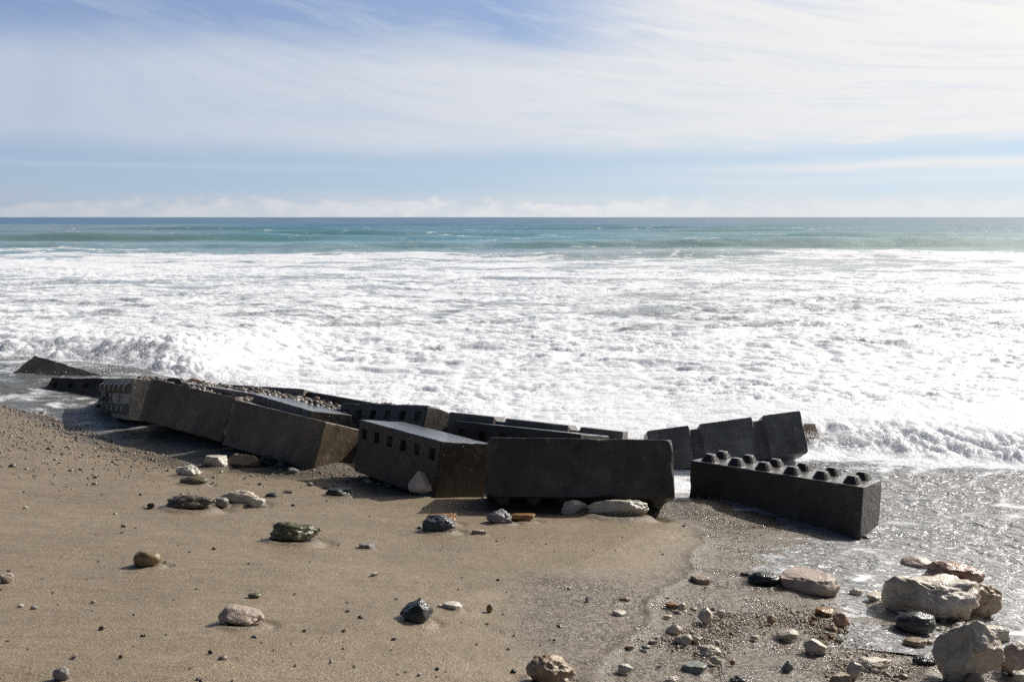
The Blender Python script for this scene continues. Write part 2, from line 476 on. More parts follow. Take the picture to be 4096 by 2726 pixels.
MR = {
    'lime': mat_rock("cream limestone", (0.44, 0.37, 0.28), (0.62, 0.55, 0.45), (0.42, 0.27, 0.14), 0.32, 0.8),
    'white': mat_rock("white limestone", (0.46, 0.42, 0.35), (0.62, 0.58, 0.50), (0.50, 0.34, 0.20), 0.4, 0.7, 1.0, 0.3),
    'pinkish': mat_rock("pinkish limestone", (0.33, 0.25, 0.20), (0.46, 0.37, 0.30), (0.24, 0.15, 0.10), 0.4, 0.8),
    'red': mat_rock("reddish rock", (0.30, 0.17, 0.11), (0.42, 0.28, 0.20), (0.20, 0.07, 0.04), 0.3, 0.9, 0.8, 0.9),
    'tan': mat_rock("tan rock", (0.26, 0.19, 0.12), (0.36, 0.27, 0.18), (0.30, 0.16, 0.06), 0.4, 0.7),
    'ochre': mat_rock("ochre stone", (0.17, 0.12, 0.06), (0.24, 0.18, 0.10), (0.34, 0.24, 0.12), 0.35, 0.5, 1.0, 0.6),
    'orange': mat_rock("orange brown stone", (0.24, 0.12, 0.045), (0.36, 0.20, 0.08), (0.07, 0.04, 0.02), 0.25, 0.7),
    'olive': mat_rock("olive green rock", (0.085, 0.082, 0.040), (0.130, 0.125, 0.066), (0.16, 0.11, 0.05), 0.3, 0.6),
    'black': mat_rock("wet black rock", (0.022, 0.024, 0.024), (0.040, 0.043, 0.040), (0.055, 0.048, 0.030), 0.2, 0.7),
    'slate': mat_rock("blue grey rock", (0.045, 0.055, 0.065), (0.085, 0.098, 0.108), (0.030, 0.032, 0.034), 0.22, 0.8),
    'brown': mat_rock("wet brown rock", (0.090, 0.072, 0.052), (0.150, 0.125, 0.095), (0.05, 0.045, 0.035), 0.25, 0.8),
    'grey': mat_rock("grey stone", (0.20, 0.19, 0.18), (0.30, 0.28, 0.26), (0.14, 0.12, 0.11), 0.35, 0.8),
    'green': mat_rock("greenish grey stone", (0.16, 0.18, 0.15), (0.26, 0.28, 0.24), (0.10, 0.11, 0.09), 0.3, 0.6),
}

# ---------------------------------------------------------------- the beach
def axis(segs):
    out = []
    for a, b, s0, s1 in segs:
        x = a
        while x < b:
            out.append(x); f = (x - a) / (b - a); x += s0 + (s1 - s0) * f
    out.append(segs[-1][1])
    return np.array(out)


xs = axis([(-70, -13, 4, 0.3), (-13, -6, 0.05, 0.022), (-6, -2.5, 0.022, 0.013), (-2.5, 4.5, 0.013, 0.013), (4.5, 8, 0.014, 0.06), (8, 60, 0.3, 4)])
ys = axis([(-60, -2, 4, 0.5), (-2, 2.6, 0.5, 0.05), (2.6, 5, 0.009, 0.012), (5, 10, 0.012, 0.026), (10, 17, 0.026, 0.06), (17, 40, 0.1, 2)])
GX, GY = np.meshgrid(xs, ys)
GZ = ground(GX, GY)
sD = polydist(GX, GY, SHORE)
# the edge of the last wash, a low step of wet sand (world polyline)
WASH = np.array([at(*p)[:2] for p in ((2600, 2060), (2790, 2110), (2740, 2260), (2660, 2370), (2590, 2430), (2520, 2530), (2420, 2650), (2330, 2760))] , float)
wd = polydist(GX, GY, WASH) + 0.11 * perlin(GX * 1.3, GY * 1.3, 150) + 0.03 * perlin(GX * 5, GY * 5, 151)
damp = np.array([at(*p)[:2] for p in ((2700, 2120), (2560, 2270), (2300, 2260), (2080, 2290), (1900, 2370), (1830, 2430), (1990, 2600), (2100, 2800))], float)
dd = polydist(GX, GY, damp) + 0.16 * perlin(GX * 1.1, GY * 1.5, 152)
inx = sstep(0.0, 0.06, -wd) * (GY < 11)
ind = sstep(-0.25, 0.45, -dd) * (GY < 10)
wet = np.clip(np.maximum(0.95 * inx, 0.58 * ind), 0, 1)
wet = np.maximum(wet, sstep(0.9, 0.1, sD))
n_a = fbm(GX * 0.9, GY * 2.0, 4, 9)
GZ = GZ + 0.011 * np.exp(-((wd + 0.03) / 0.05) ** 2) * (GY < 10.3) - 0.010 * sstep(0.0, 0.25, -wd) * (GY < 10.5)
# flow channels in the wet part
fx = GX * 0.94 + GY * 0.34; fy = -GX * 0.34 + GY * 0.94
GZ = GZ + wet * 0.010 * perlin(fx * 1.1, fy * 4.0, 12) + wet * 0.004 * perlin(fx * 4, fy * 11, 13)
rill = (0.96 * GX + 0.28 * GY, -0.28 * GX + 0.96 * GY)
GZ = GZ + 0.012 * fbm(rill[0] * 0.9, rill[1] * 6.0, 4, 25) * sstep(2.0, -2.0, GX) + 0.0035 * fbm(GX * 9, GY * 9, 3, 21) + 0.003 * fbm(GX * 2.2, GY * 7.0, 3, 23)
grit = sstep(-0.35, 0.5, n_a) * 0.5 + 0.8 * np.exp(-((sD - 0.9) / 1.1) ** 2) * sstep(0.5, -3, GX)
beach_me = np_mesh("beach", np.stack([GX, GY, GZ], -1).reshape(-1, 3), grid_faces(len(ys), len(xs)), M_SAND,
                   attrs={'wet': wet.ravel(), 'grit': np.clip(grit, 0, 1).ravel()})
tag(link("beach_ground", beach_me), kind='structure')

# ---------------------------------------------------------------- the sea
FRONT_X = np.array([-30, -12, -10, -8, -6.5, -5.0, -3.6, -2.4, -1.2, 0.0, 1.2, 2.0, 3.2, 4.2, 5.5, 7.0, 12, 30.])
FRONT_Y = np.array([26, 20.6, 19.6, 18.7, 17.6, 16.7, 15.7, 14.9, 13.9, 12.5, 12.0, 12.0, 12.6, 12.6, 12.2, 11.7, 10.5, 6.])
th = np.tan(np.radians(np.linspace(-44, 44, 1560)))
dep = np.concatenate([np.linspace(28.0, 15.0, 160)[:-1], np.linspace(15.0, 2.2, 640)[:-1], np.linspace(2.2, 0.35, 170)[:-1], np.geomspace(0.35, 0.0075, 60)])
yr = 3.05 / np.tan(np.radians(dep))
SX = th[None, :] * yr[:, None]; SY = np.repeat(yr[:, None], len(th), 1)
cell = np.gradient(yr)[:, None] * np.ones_like(SX)


def oct_fade(wl):
    return np.clip(wl / (2.2 * cell) - 0.4, 0, 1)


fr = np.interp(SX, FRONT_X, FRONT_Y) + 0.22 * perlin(SX * 1.1, SY * 0 + 1, 41) + 0.10 * perlin(SX * 3.4, SY * 0.4 + 7, 42)
q = SY - fr                                               # metres behind the surge front
G0 = ground(SX, np.minimum(SY, 40))
sea = np.full_like(SX, -0.13)
surge_h = np.interp(SX, [-12, -8, -6.5, -5, -3, 0, 2.5, 3.5, 5, 8], [0.20, 0.26, 0.28, 0.11, 0.05, 0.05, 0.12, 0.20, 0.26, 0.26])
surge = surge_h * (sstep(-0.05, 1.25, q) * (1 - 0.55 * sstep(1.5, 9.0, q)))
sea = sea + surge
near = sstep(-0.05, 0.35, q)
A = near * (1 - 0.5 * sstep(20, 34, SY)) * (0.40 + 0.95 * sstep(-0.35, 0.45, fbm(SX * 0.22 + 3, SY * 0.4, 3, 170)))
puff = billow(SX * 1.15 + 0.3 * perlin(SX, SY, 50), SY * 1.4, 4, 51, 0.55)
puff2 = billow(SX * 3.2, SY * 3.6, 3, 57, 0.6)
sea = sea + A * (0.085 * (puff - 0.45) * oct_fade(0.7) + 0.028 * (puff2 - 0.45) * oct_fade(0.28))
edge = np.exp(-((q - 0.45) / 0.5) ** 2) * near * (0.35 + 0.65 * np.clip(np.abs(SX - 0.5) / 3, 0, 1))
sea = sea + edge * 0.12 * (billow(SX * 2.3, SY * 2.0, 4, 61, 0.6) - 0.3)
# thrown up heaps against the far left blocks
splash = np.exp(-((SX + 7.2) / 1.1) ** 2 - ((SY - 19.0) / 1.1) ** 2) + 0.7 * np.exp(-((SX + 9.2) / 1.0) ** 2 - ((SY - 19.6) / 1.0) ** 2) + 0.35 * np.exp(-((SX + 4.9) / 0.9) ** 2 - ((SY - 17.3) / 0.6) ** 2)
sea = sea + splash * near * sstep(0.0, 2.4, q) * (0.16 + 0.34 * (billow(SX * 1.8, SY * 1.8, 5, 71, 0.65) - 0.25))
# mid foam field
mid = sstep(12, 22, SY) * (1 - sstep(85, 130, SY))
wx = SX + 1.5 * perlin(SX * 0.2, SY * 0.3, 80); wy = SY + 1.0 * perlin(SX * 0.25, SY * 0.3 + 9, 81)
sea = sea + mid * (0.16 * fbm(wx * 0.16, wy * 0.42, 3, 82, 0.6) + 0.085 * (billow(wx * 0.6, wy * 1.3, 3, 83, 0.6) - 0.45) * oct_fade(0.9) + 0.05 * perlin(wx * 1.5, wy * 2.9, 85) * oct_fade(0.4) + 0.03 * perlin(wx * 3.1, wy * 5.5, 86) * oct_fade(0.2))
# swell outside the break
out = sstep(48, 95, SY)
ph = (SY + 9.0 * perlin(SX * 0.012, SY * 0.01, 90) + 2.5 * perlin(SX * 0.05, SY * 0.03, 91)) / 31.0 * 2 * math.pi
cr = np.maximum(np.sin(ph), -0.4) ** 3
amp = (0.55 + 0.75 * perlin(SX * 0.016, SY * 0.02, 92)) * (1 - 0.65 * sstep(200, 600, SY))
sea = sea + out * np.clip(amp, 0.05, 1.2) * 1.05 * np.sign(cr) * np.abs(cr)
sea = sea + out * (0.16 * perlin(SX * 0.12, SY * 0.22, 93) * oct_fade(4) + 0.09 * perlin(SX * 0.35, SY * 0.7, 94) * oct_fade(1.4) + 0.05 * perlin(SX * 0.9, SY * 1.9, 95) * oct_fade(0.5))
sea = sea + sstep(250, 900, SY) * (0.35 * perlin(SX * 0.02, SY * 0.02, 97))
# in front of the surge: pool at left, thin sheet of backwash at right
rip = 0.012 * perlin(SX * 3.0, SY * 4.5, 101) + 0.006 * perlin(SX * 8, SY * 12, 102)
pool = -0.095 + rip + 0.02 * perlin(SX * 0.9, SY * 1.6, 103)
FILM = np.array([(0.9, 12.2), (1.75, 10.6), (2.1, 10.35), (2.75, 9.75), (3.4, 8.95), (2.8, 8.45), (2.35, 7.8), (2.15, 7.1), (2.5, 6.5), (2.15, 5.7), (2.3, 4.8), (2.6, 3.0), (4.0, -1.0)], float)
fd = polydist(SX, SY, FILM) + 0.12 * perlin(SX * 1.5, SY * 1.5, 104)
isfilm = sstep(1.0, 1.9, SX)
sx0 = SX * 0.80 + SY * 0.60; sy0 = -SX * 0.60 + SY * 0.80
roll = np.clip(1 - np.abs(perlin(sx0 * 0.30, sy0 * 0.95 + 0.5 * perlin(SX * 0.8, SY * 0.8, 134), 135)) * 3.5, 0, 1) ** 2
film_h = G0 + 0.012 * roll * np.clip(-fd * 1.5, 0, 1) + np.clip(-fd * 0.03, -0.03, 0.008 + 0.02 * sstep(7.5, 10, SY)) + np.clip(-fd * 0.4, 0, 1) * (0.005 * perlin(SX * 4, SY * 6, 105) + 0.0045 * perlin(SX * 11, SY * 14, 106))
flat = np.where(isfilm > 0, (1 - isfilm) * pool + isfilm * np.maximum(film_h, -0.14 + rip), pool)
k = sstep(-0.10, 0.12, q)
sea = flat * (1 - k) + np.maximum(sea, G0 * 0 - 0.3) * k
sea = np.where((q > -0.1) & (SX > 1.0), np.maximum(sea, G0 + 0.01 + 0.3 * surge), sea)
lift = sstep(-4.0, -6.2, SX) * np.interp(SY, [14.2, 15.3, 15.9, 16.7, 18, 34], [0, .04, .08, .24, .30, .0])
sea = sea + lift
# colours of the water, with light through the wave faces painted in
def lerp3(x, xp, cols):
    cols = np.array(cols); return np.stack([np.interp(x, xp, cols[:, i]) for i in range(3)], -1)
edge_far = 68 + 26 * sstep(10, -60, SX) + 8 * perlin(SX * 0.03, SX * 0 + 2, 110) + 3 * perlin(SX * 0.2, SY * 0.1, 111)
ndist = SY + 12 * perlin(SX * 0.02, SY * 0.015, 112)
wc = lerp3(ndist, [0, 20, 60, 85, 120, 190, 320, 900], [(0.20, 0.19, 0.16), (0.44, 0.46, 0.46), (0.44, 0.48, 0.49), (0.25, 0.35, 0.37), (0.125, 0.30, 0.36), (0.06, 0.225, 0.31), (0.032, 0.14, 0.22), (0.026, 0.10, 0.175)])
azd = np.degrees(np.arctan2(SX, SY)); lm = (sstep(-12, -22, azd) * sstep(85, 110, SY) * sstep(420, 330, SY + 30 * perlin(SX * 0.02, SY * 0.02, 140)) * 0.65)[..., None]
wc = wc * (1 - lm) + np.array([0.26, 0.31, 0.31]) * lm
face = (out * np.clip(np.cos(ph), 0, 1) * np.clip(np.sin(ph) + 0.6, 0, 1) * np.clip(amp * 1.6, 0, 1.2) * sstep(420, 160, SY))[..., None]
wc = wc * (1 - 0.75 * np.clip(face, 0, 1)) + np.array([0.12, 0.20, 0.165]) * 0.75 * np.clip(face, 0, 1)  # slopes facing the viewer painted green for light passing through thin crests
pool_m = (1 - k) * (1 - isfilm)
film_m = (1 - k) * isfilm
wc = wc * (1 - pool_m[..., None]) + np.array([0.15, 0.152, 0.14]) * pool_m[..., None]
wc = wc * (1 - film_m[..., None]) + np.array([0.275, 0.275, 0.272]) * film_m[..., None]
foam = 1.15 - 0.52 * sstep(14, 34, SY) + 0.30 * fbm(wx * 0.12, wy * 0.3, 3, 120)
foam = foam - 1.9 * sstep(0, 1, (SY - edge_far) / np.interp(np.degrees(np.arctan2(SX, SY)), [-30, 0, 8, 30], [13, 15, 30, 38])) + (0.55 * fbm(SX * 0.05, SY * 0.22, 4, 125) + 1.1 * fbm(SX * 0.028 + 5, SY * 0.09, 3, 126)) * sstep(35, 65, SY)
foam = foam + 0.25 * out * np.clip(cr, 0, 1) * sstep(0.25, 0.6, amp) * sstep(190, 80, SY) * 0.6
line = np.clip(1 - np.abs(perlin(SX * 0.035 + 0.3 * perlin(SX * 0.1, SY * 0.1, 161), SY * 0.075, 160)) * 16, 0, 1) * sstep(0.0, 0.35, perlin(SX * 0.03, SY * 0.05, 162))
foam = np.where(SY > 55, np.maximum(foam, 0.62 * line * sstep(330, 200, SY)), foam)
foam = np.where(SY > 340, -1.0, foam)
foam_pool = 0.36 + 0.30 * fbm(SX * 0.8, SY * 1.8, 3, 121) + 0.10 * sstep(13.5, 16, SY) - 0.22 * sstep(-5.5, -3.5, SX)
sx_ = SX * 0.80 + SY * 0.60; sy_ = -SX * 0.60 + SY * 0.80
streaks = np.clip(1 - np.abs(perlin(sx_ * 0.35, sy_ * 1.9 + 0.4 * perlin(SX, SY, 131), 130)) * 5.5, 0, 1) * sstep(-0.3, 0.4, perlin(SX * 0.5, SY * 0.5, 132))
foam_film = 0.17 + 0.30 * roll + 0.38 * streaks + 0.12 * fbm(SX * 0.7, SY * 1.1, 3, 133) + 0.10 * sstep(9.0, 11.5, SY) + 0.45 * np.exp(-((q + 0.15) / 0.3) ** 2) + 0.35 * np.exp(-((SX - 2.0) / 0.5) ** 2 - ((SY - 10.9) / 0.6) ** 2)
foam = foam * k + (1 - k) * ((1 - isfilm) * foam_pool + isfilm * foam_film)
far = sstep(40, 110, SY)
sea_me = np_mesh("sea", np.stack([SX, SY, sea], -1).reshape(-1, 3), grid_faces(*SX.shape)[:, ::-1], M_WATER,
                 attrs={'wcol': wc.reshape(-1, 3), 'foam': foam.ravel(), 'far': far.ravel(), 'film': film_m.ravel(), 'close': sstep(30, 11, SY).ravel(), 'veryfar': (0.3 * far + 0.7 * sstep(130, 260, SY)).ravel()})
sea_me.flip_normals() if sea_me.polygons[0].normal.z < 0 else None
tag(link("sea_water", sea_me), kind='structure')

# ---------------------------------------------------------------- merged small stuff
def ico(sub):
    bm = bmesh.new(); bmesh.ops.create_icosphere(bm, subdivisions=sub, radius=1.0)
    v = np.array([x.co[:] for x in bm.verts]); f = np.array([[q.index for q in p.verts] for p in bm.faces]); bm.free()
    return v, f


ICO1 = ico(1); ICO2 = ico(2); ICO4 = ico(4); ICO5 = ico(5)
PEB = np.array([(0.10, 0.095, 0.085), (0.16, 0.14, 0.12), (0.07, 0.07, 0.07), (0.27, 0.21, 0.15), (0.22, 0.13, 0.08), (0.36, 0.32, 0.27), (0.13, 0.13, 0.10), (0.30, 0.20, 0.14), (0.05, 0.05, 0.05)])


def merged(name, pts, sizes, mat, rng, tmpl=ICO2, flat=0.55, colours=None):
    v, f = tmpl; n = len(pts); k_ = len(v)
    a = rng.uniform(0, 6.283, n)
    sc = np.stack([sizes * rng.uniform(0.7, 1.35, n), sizes * rng.uniform(0.6, 1.1, n), sizes * rng.uniform(flat * 0.7, flat * 1.3, n)], -1)
    P = v[None] * sc[:, None]
    P = P * (1 + 0.13 * rng.standard_normal((n, k_, 1)) * (k_ < 50))
    tl = rng.uniform(-0.4, 0.4, n)
    y2 = P[..., 1] * np.cos(tl)[:, None] - P[..., 2] * np.sin(tl)[:, None]; z2 = P[..., 1] * np.sin(tl)[:, None] + P[..., 2] * np.cos(tl)[:, None]
    x2 = P[..., 0] * np.cos(a)[:, None] - y2 * np.sin(a)[:, None]; y3 = P[..., 0] * np.sin(a)[:, None] + y2 * np.cos(a)[:, None]
    Q = np.stack([x2, y3, z2], -1) + np.asarray(pts)[:, None]
    F_ = (f[None] + (np.arange(n) * k_)[:, None, None]).reshape(-1, 3)
    at_ = {}
    if colours is not None:
        at_ = {'pcol': np.repeat(colours, k_, 0)}
    return np_mesh(name, Q.reshape(-1, 3), F_, mat, attrs=at_)


rng = np.random.default_rng(7)
# shingle along the pool edge and over the sand
N = 95000
px = rng.uniform(-11, 3.5, N); py = rng.uniform(3.2, 17.5, N)
s_ = polydist(px, py, SHORE)
wid = np.interp(px, [-11, -8, -5, -3, 0, 3], [4.4, 3.6, 2.2, 1.1, 0.6, 0.3])
prob = np.exp(-np.maximum(s_ - 0.15 * wid, 0) / (0.42 * wid)) * (s_ > -0.35) * np.interp(px, [-11, -5, -2.5, 0, 3], [1.0, 1.0, 0.7, 0.5, 0.25])
prob = np.maximum(prob * 0.95, 0.006)
keep = (rng.uniform(0, 1, N) < prob) & (s_ > -0.4)
px, py = px[keep], py[keep]
sz = np.exp(rng.normal(math.log(0.0095), 0.5, len(px))); sz = np.clip(sz, 0.004, 0.045)
pz = ground(px, py) + sz * 0.15
pal = PEB[rng.integers(0, len(PEB), len(px))] * rng.uniform(0.8, 1.25, (len(px), 1))
tag(link("shingle", merged("shingle", np.stack([px, py, pz], -1), sz, M_PEB, rng, ICO1, 0.6, pal)), "small wet pebbles thick along the edge of the pool", "gravel", kind='stuff')
# shingle heaped between the rear blocks
N = 9000
tt = rng.uniform(-0.05, 1.05, N); off = rng.normal(0, 0.42, N)
bx = -5.9 + 4.0 * tt + off * 0.5; by = 15.6 - 2.3 * tt + off * 0.87
sz = np.clip(np.exp(rng.normal(math.log(0.022), 0.4, N)), 0.01, 0.055)
pal = PEB[rng.integers(0, len(PEB), N)] * rng.uniform(0.7, 1.15, (N, 1))
tag(link("shingle_bank", merged("shingle_bank", np.stack([bx, by, ground(bx, by) + sz * 0.2], -1), sz, M_PEB, rng, ICO2, 0.6, pal)), "wet shingle heaped up between the rear concrete blocks", "gravel", kind='stuff')

# spray: drops and clots of foam thrown up where the surge hits
def spray(cx, cy, n, rx, ry, h, smin, smax, z0=0.1):
    a = rng.normal(0, 1, (n, 2)); u = rng.uniform(0, 1, n)
    x = cx + a[:, 0] * rx; y = cy + a[:, 1] * ry
    z = z0 + h * u ** 1.7 * np.exp(-0.35 * (a ** 2).sum(1)) * rng.uniform(0.4, 1.3, n)
    s = rng.uniform(smin, smax, n) * (1 - 0.55 * u)
    return np.stack([x, y, z], -1), s
sp = [spray(-7.0, 18.2, 9000, 0.75, 0.5, 1.35, 0.003, 0.017), spray(-9.0, 19.4, 6000, 0.8, 0.5, 0.9, 0.003, 0.016), spray(-4.9, 17.0, 4000, 0.8, 0.35, 0.55, 0.003, 0.013),
      spray(2.0, 12.3, 1500, 0.35, 0.15, 0.35, 0.002, 0.010), spray(4.1, 12.3, 1500, 0.25, 0.2, 0.3, 0.002, 0.011), spray(5.0, 12.3, 2500, 0.9, 0.2, 0.3, 0.002, 0.011),
      spray(6.6, 11.8, 2500, 0.9, 0.2, 0.3, 0.002, 0.011), spray(-3.0, 15.6, 600, 1.0, 0.2, 0.2, 0.002, 0.008)]
tag(link("sea_spray", merged("sea_spray", np.concatenate([a for a, b in sp]), np.concatenate([b for a, b in sp]), M_FOAM, rng, ICO1, 0.9)), "white drops of spray thrown up along the surge", "spray", kind='stuff')

# ---------------------------------------------------------------- concrete blocks
FACES = {'F': (1, -1), 'K': (1, 1), 'T': (2, 1), 'B': (2, -1), 'L': (0, -1), 'R': (0, 1)}


def lines(h, feats):
    e = [0, .004, .009, .015, .023, .034, .05]
    L = [s * (h - v) for s in (-1, 1) for v in e]
    inner = [-h + .05] + sorted(feats) + [h - .05]
    for a, b in zip(inner[:-1], inner[1:]):
        n = max(1, int(math.ceil((b - a) / 0.035)))
        L += [a + (b - a) * i / n for i in range(n + 1)]
    L = sorted(L)
    out = [L[0]]
    for v in L[1:]:
        if v - out[-1] > 0.0015: out.append(v)
    return np.array(out)


def block_mesh(name, mat, dims, recess=(), grooves=None, seed=1, chip=1.0, slots=False):
    """rounded, chipped concrete prism; recess = faces with two row of square pyramid sockets"""
    D = np.array(dims)
    cx = [-.75 + .3 * i for i in range(6)]; cy = [.15]
    fl = [[], [], []]
    for fkey in recess:
        ax = FACES[fkey][0]; o = [a for a in (0, 1, 2) if a != ax]
        for c in cx: fl[0] += [c - .06, c - .042, c + .042, c + .06]
        for c in cy: fl[o[1] if o[1] != 0 else o[0]] += [c - .06, c - .042, c + .042, c + .06]
    for g in (grooves or []):
        fl[0] += [g - .075, g - .05, g + .05, g + .075]
    fl = [sorted({round(v, 4) for v in a if abs(v) < D[i] - .055}) for i, a in enumerate(fl)]
    ax_l = [lines(D[i], fl[i]) for i in range(3)]
    VV = []; FF = []; base = 0
    for ax in (0, 1, 2):
        for sg in (-1, 1):
            o = [a for a in (0, 1, 2) if a != ax]
            A_, B_ = np.meshgrid(ax_l[o[0]], ax_l[o[1]], indexing='ij')
            P = np.zeros(A_.shape + (3,)); P[..., o[0]] = A_; P[..., o[1]] = B_; P[..., ax] = sg * D[ax]
            f = grid_faces(*A_.shape)
            if (sg > 0) == (ax == 1): f = f
            else: f = f[:, ::-1]
            VV.append(P.reshape(-1, 3)); FF.append(f + base); base += A_.size
    V_ = np.concatenate(VV); F_ = np.concatenate(FF)
    key = np.round(V_ * 20000).astype(np.int64)
    _, idx, inv = np.unique(key, axis=0, return_index=True, return_inverse=True)
    V_ = V_[idx]; F_ = inv.reshape(-1)[F_]
    P = V_.copy()
    # rounded and knocked-off arrises
    n1 = perlin3(V_ * 5.0 + seed * 3.1, seed); n2 = perlin3(V_ * 17.0 + seed, seed + 2)
    near = (np.abs(V_) > D - 0.055).sum(1)
    n3 = perlin3(V_ * 34.0 + seed, seed + 4)
    r = 0.0055 + 0.030 * chip * np.clip(n1 - 0.22, 0, 1) * 2 + 0.016 * np.clip(n2 - 0.1, 0, 1) * chip + 0.008 * np.clip(n3, 0, 1) * chip
    cn = np.linalg.norm(np.maximum(np.abs(V_) - (D - 0.10), 0), axis=1)
    r = r + 0.035 * chip * np.clip((cn - 0.12) / 0.05, 0, 1) * np.clip(0.1 + n1 * 1.8, 0, 1)
    r = np.minimum(r, 0.06)[:, None]
    inner = np.clip(V_, -(D - r), (D - r)); d = V_ - inner
    L = np.linalg.norm(d, axis=1, keepdims=True)
    two = ((np.abs(d) > 1e-9).sum(1) >= 2)[:, None]
    P = np.where(two, inner + d / np.maximum(L, 1e-9) * r, V_)
    # features
    for fkey in recess:
        ax, sg = FACES[fkey]; o = 2 if ax == 1 else 1
        on = np.abs(V_[:, ax] - sg * D[ax]) < 1e-6
        for c in cx:
            for e in cy:
                mx = np.maximum(np.abs(V_[:, 0] - c), np.abs(V_[:, o] - e))
                P[:, ax] -= sg * np.where(on, np.clip((0.06 - mx) / 0.018, 0, 1) * (0.03 + 0.032 * abs(math.sin(c * 37 + seed * 5))), 0)
    if slots:
        ax = 0
    for g in (grooves or []):
        dep_ = np.clip((0.075 - np.abs(V_[:, 0] - g)) / 0.025, 0, 1) * 0.055
        P[:, 1] = np.maximum(P[:, 1], -D[1] + dep_ - 1e-6 * 0)
        P[:, 2] = np.minimum(P[:, 2], D[2] - dep_ * 0.9)
    P += 0.0016 * n2[:, None] * np.sign(V_)
    # quads facing outward
    c = P[F_].mean(1); nrm_ = np.cross(P[F_[:, 1]] - P[F_[:, 0]], P[F_[:, 2]] - P[F_[:, 0]])
    if (np.einsum('ij,ij->i', nrm_, V_[F_].mean(1)) < 0).mean() > 0.5: F_ = F_[:, ::-1]
    flip = np.einsum('ij,ij->i', np.cross(V_[F_[:, 1]] - V_[F_[:, 0]], V_[F_[:, 2]] - V_[F_[:, 0]]), V_[F_].mean(1)) < 0
    F_ = np.where(flip[:, None], F_[:, ::-1], F_)
    me = np_mesh(name, P, F_, mat, smooth=True)
    try: me.set_sharp_from_angle(angle=R(38))
    except Exception: pass
    return me


def stud_mesh(mat, seed=0):
    """truncated pyramid knob with cut corners"""
    bm = bmesh.new(); rings = []
    rr = random.Random(seed)
    for z, h, c in ((-0.01, .083, .022), (0.0, .083, .022), (0.062, .050, .018), (0.074, .040, .014)):
        pts = [(h - c, -h), (h, -h + c), (h, h - c), (h - c, h), (-h + c, h), (-h, h - c), (-h, -h + c), (-h + c, -h)]
        rings.append([bm.verts.new((x + rr.uniform(-.002, .002), y + rr.uniform(-.002, .002), z)) for x, y in pts])
    for a, b in zip(rings[:-1], rings[1:]):
        for i in range(8):
            bm.faces.new((a[i], a[(i + 1) % 8], b[(i + 1) % 8], b[i]))
    bm.faces.new(rings[-1]); bm.faces.new(rings[0][::-1])
    me = bpy.data.meshes.new("stud"); bm.to_mesh(me); bm.free(); me.materials.append(mat)
    return me


def pose(p, a):
    return Matrix.Translation(Vector(p)) @ Matrix.Rotation(R(a[0]), 4, 'Z') @ Matrix.Rotation(R(a[2]), 4, 'Y') @ Matrix.Rotation(R(a[1]), 4, 'X')


FACE_M = {'T': Matrix(), 'B': Matrix.Rotation(math.pi, 4, 'X'), 'F': Matrix.Rotation(math.pi / 2, 4, 'X'), 'K': Matrix.Rotation(-math.pi / 2, 4, 'X')}


def block(p, a, mat, label, recess=(), studs=None, grooves=None, dims=(.9, .3, .3), seed=1, chip=1.0, lifting=None, nx=6, name="concrete_block"):
    root = bpy.data.objects.new(name, None); root.empty_display_size = 0.2
    COL.objects.link(root); root.matrix_world = pose(p, a)
    tag(root, label, "concrete block", "concrete blocks tumbled along the water's edge")
    link("body", block_mesh("block_body", MC[mat], dims, recess, grooves, seed, chip), root)
    if studs:
        sm = stud_mesh(MC[mat], seed)
        h = dims[1] if studs in 'FK' else dims[2]
        for i in range(nx):
            for j in (-.15, .15):
                s = link("stud", sm, root)
                s.matrix_local = FACE_M[studs] @ Matrix.Translation((-.75 + .3 * i, j, h))
    if lifting:
        f_, spots = lifting
        for u in spots:
            me = bpy.data.meshes.new("lifting_slot"); bm = bmesh.new()
            bmesh.ops.create_cone(bm, cap_ends=True, segments=16, radius1=1, radius2=1, depth=1)
            bmesh.ops.scale(bm, vec=(0.045, 0.065, 0.012), verts=bm.verts); bm.to_mesh(me); bm.free(); me.materials.append(MC['dark'])
            s = link("lifting_slot", me, root); s.matrix_local = FACE_M[f_] @ Matrix.Translation((u, 0, dims[1]))
    return root


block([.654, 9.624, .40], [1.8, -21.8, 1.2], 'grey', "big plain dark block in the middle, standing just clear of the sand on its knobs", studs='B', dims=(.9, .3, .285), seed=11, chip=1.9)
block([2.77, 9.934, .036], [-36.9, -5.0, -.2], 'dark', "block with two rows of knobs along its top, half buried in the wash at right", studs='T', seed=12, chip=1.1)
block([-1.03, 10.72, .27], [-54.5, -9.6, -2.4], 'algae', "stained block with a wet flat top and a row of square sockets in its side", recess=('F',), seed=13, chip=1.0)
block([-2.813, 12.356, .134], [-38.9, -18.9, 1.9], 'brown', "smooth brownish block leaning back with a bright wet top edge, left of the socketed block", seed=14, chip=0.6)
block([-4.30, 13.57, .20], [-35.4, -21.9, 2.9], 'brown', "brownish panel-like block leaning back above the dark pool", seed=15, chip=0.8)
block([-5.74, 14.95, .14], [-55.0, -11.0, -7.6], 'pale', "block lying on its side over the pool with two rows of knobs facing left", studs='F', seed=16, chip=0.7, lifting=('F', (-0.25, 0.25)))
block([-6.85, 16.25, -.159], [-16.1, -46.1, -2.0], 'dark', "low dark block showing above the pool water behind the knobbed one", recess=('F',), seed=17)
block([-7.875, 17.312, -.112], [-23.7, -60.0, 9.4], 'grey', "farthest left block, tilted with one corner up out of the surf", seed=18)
block([-1.525, 12.682, .127], [-44.2, -24.7, -7.0], 'grey', "grey block with a row of sockets, directly behind the wet flat-topped one", recess=('F',), seed=19, chip=0.9)
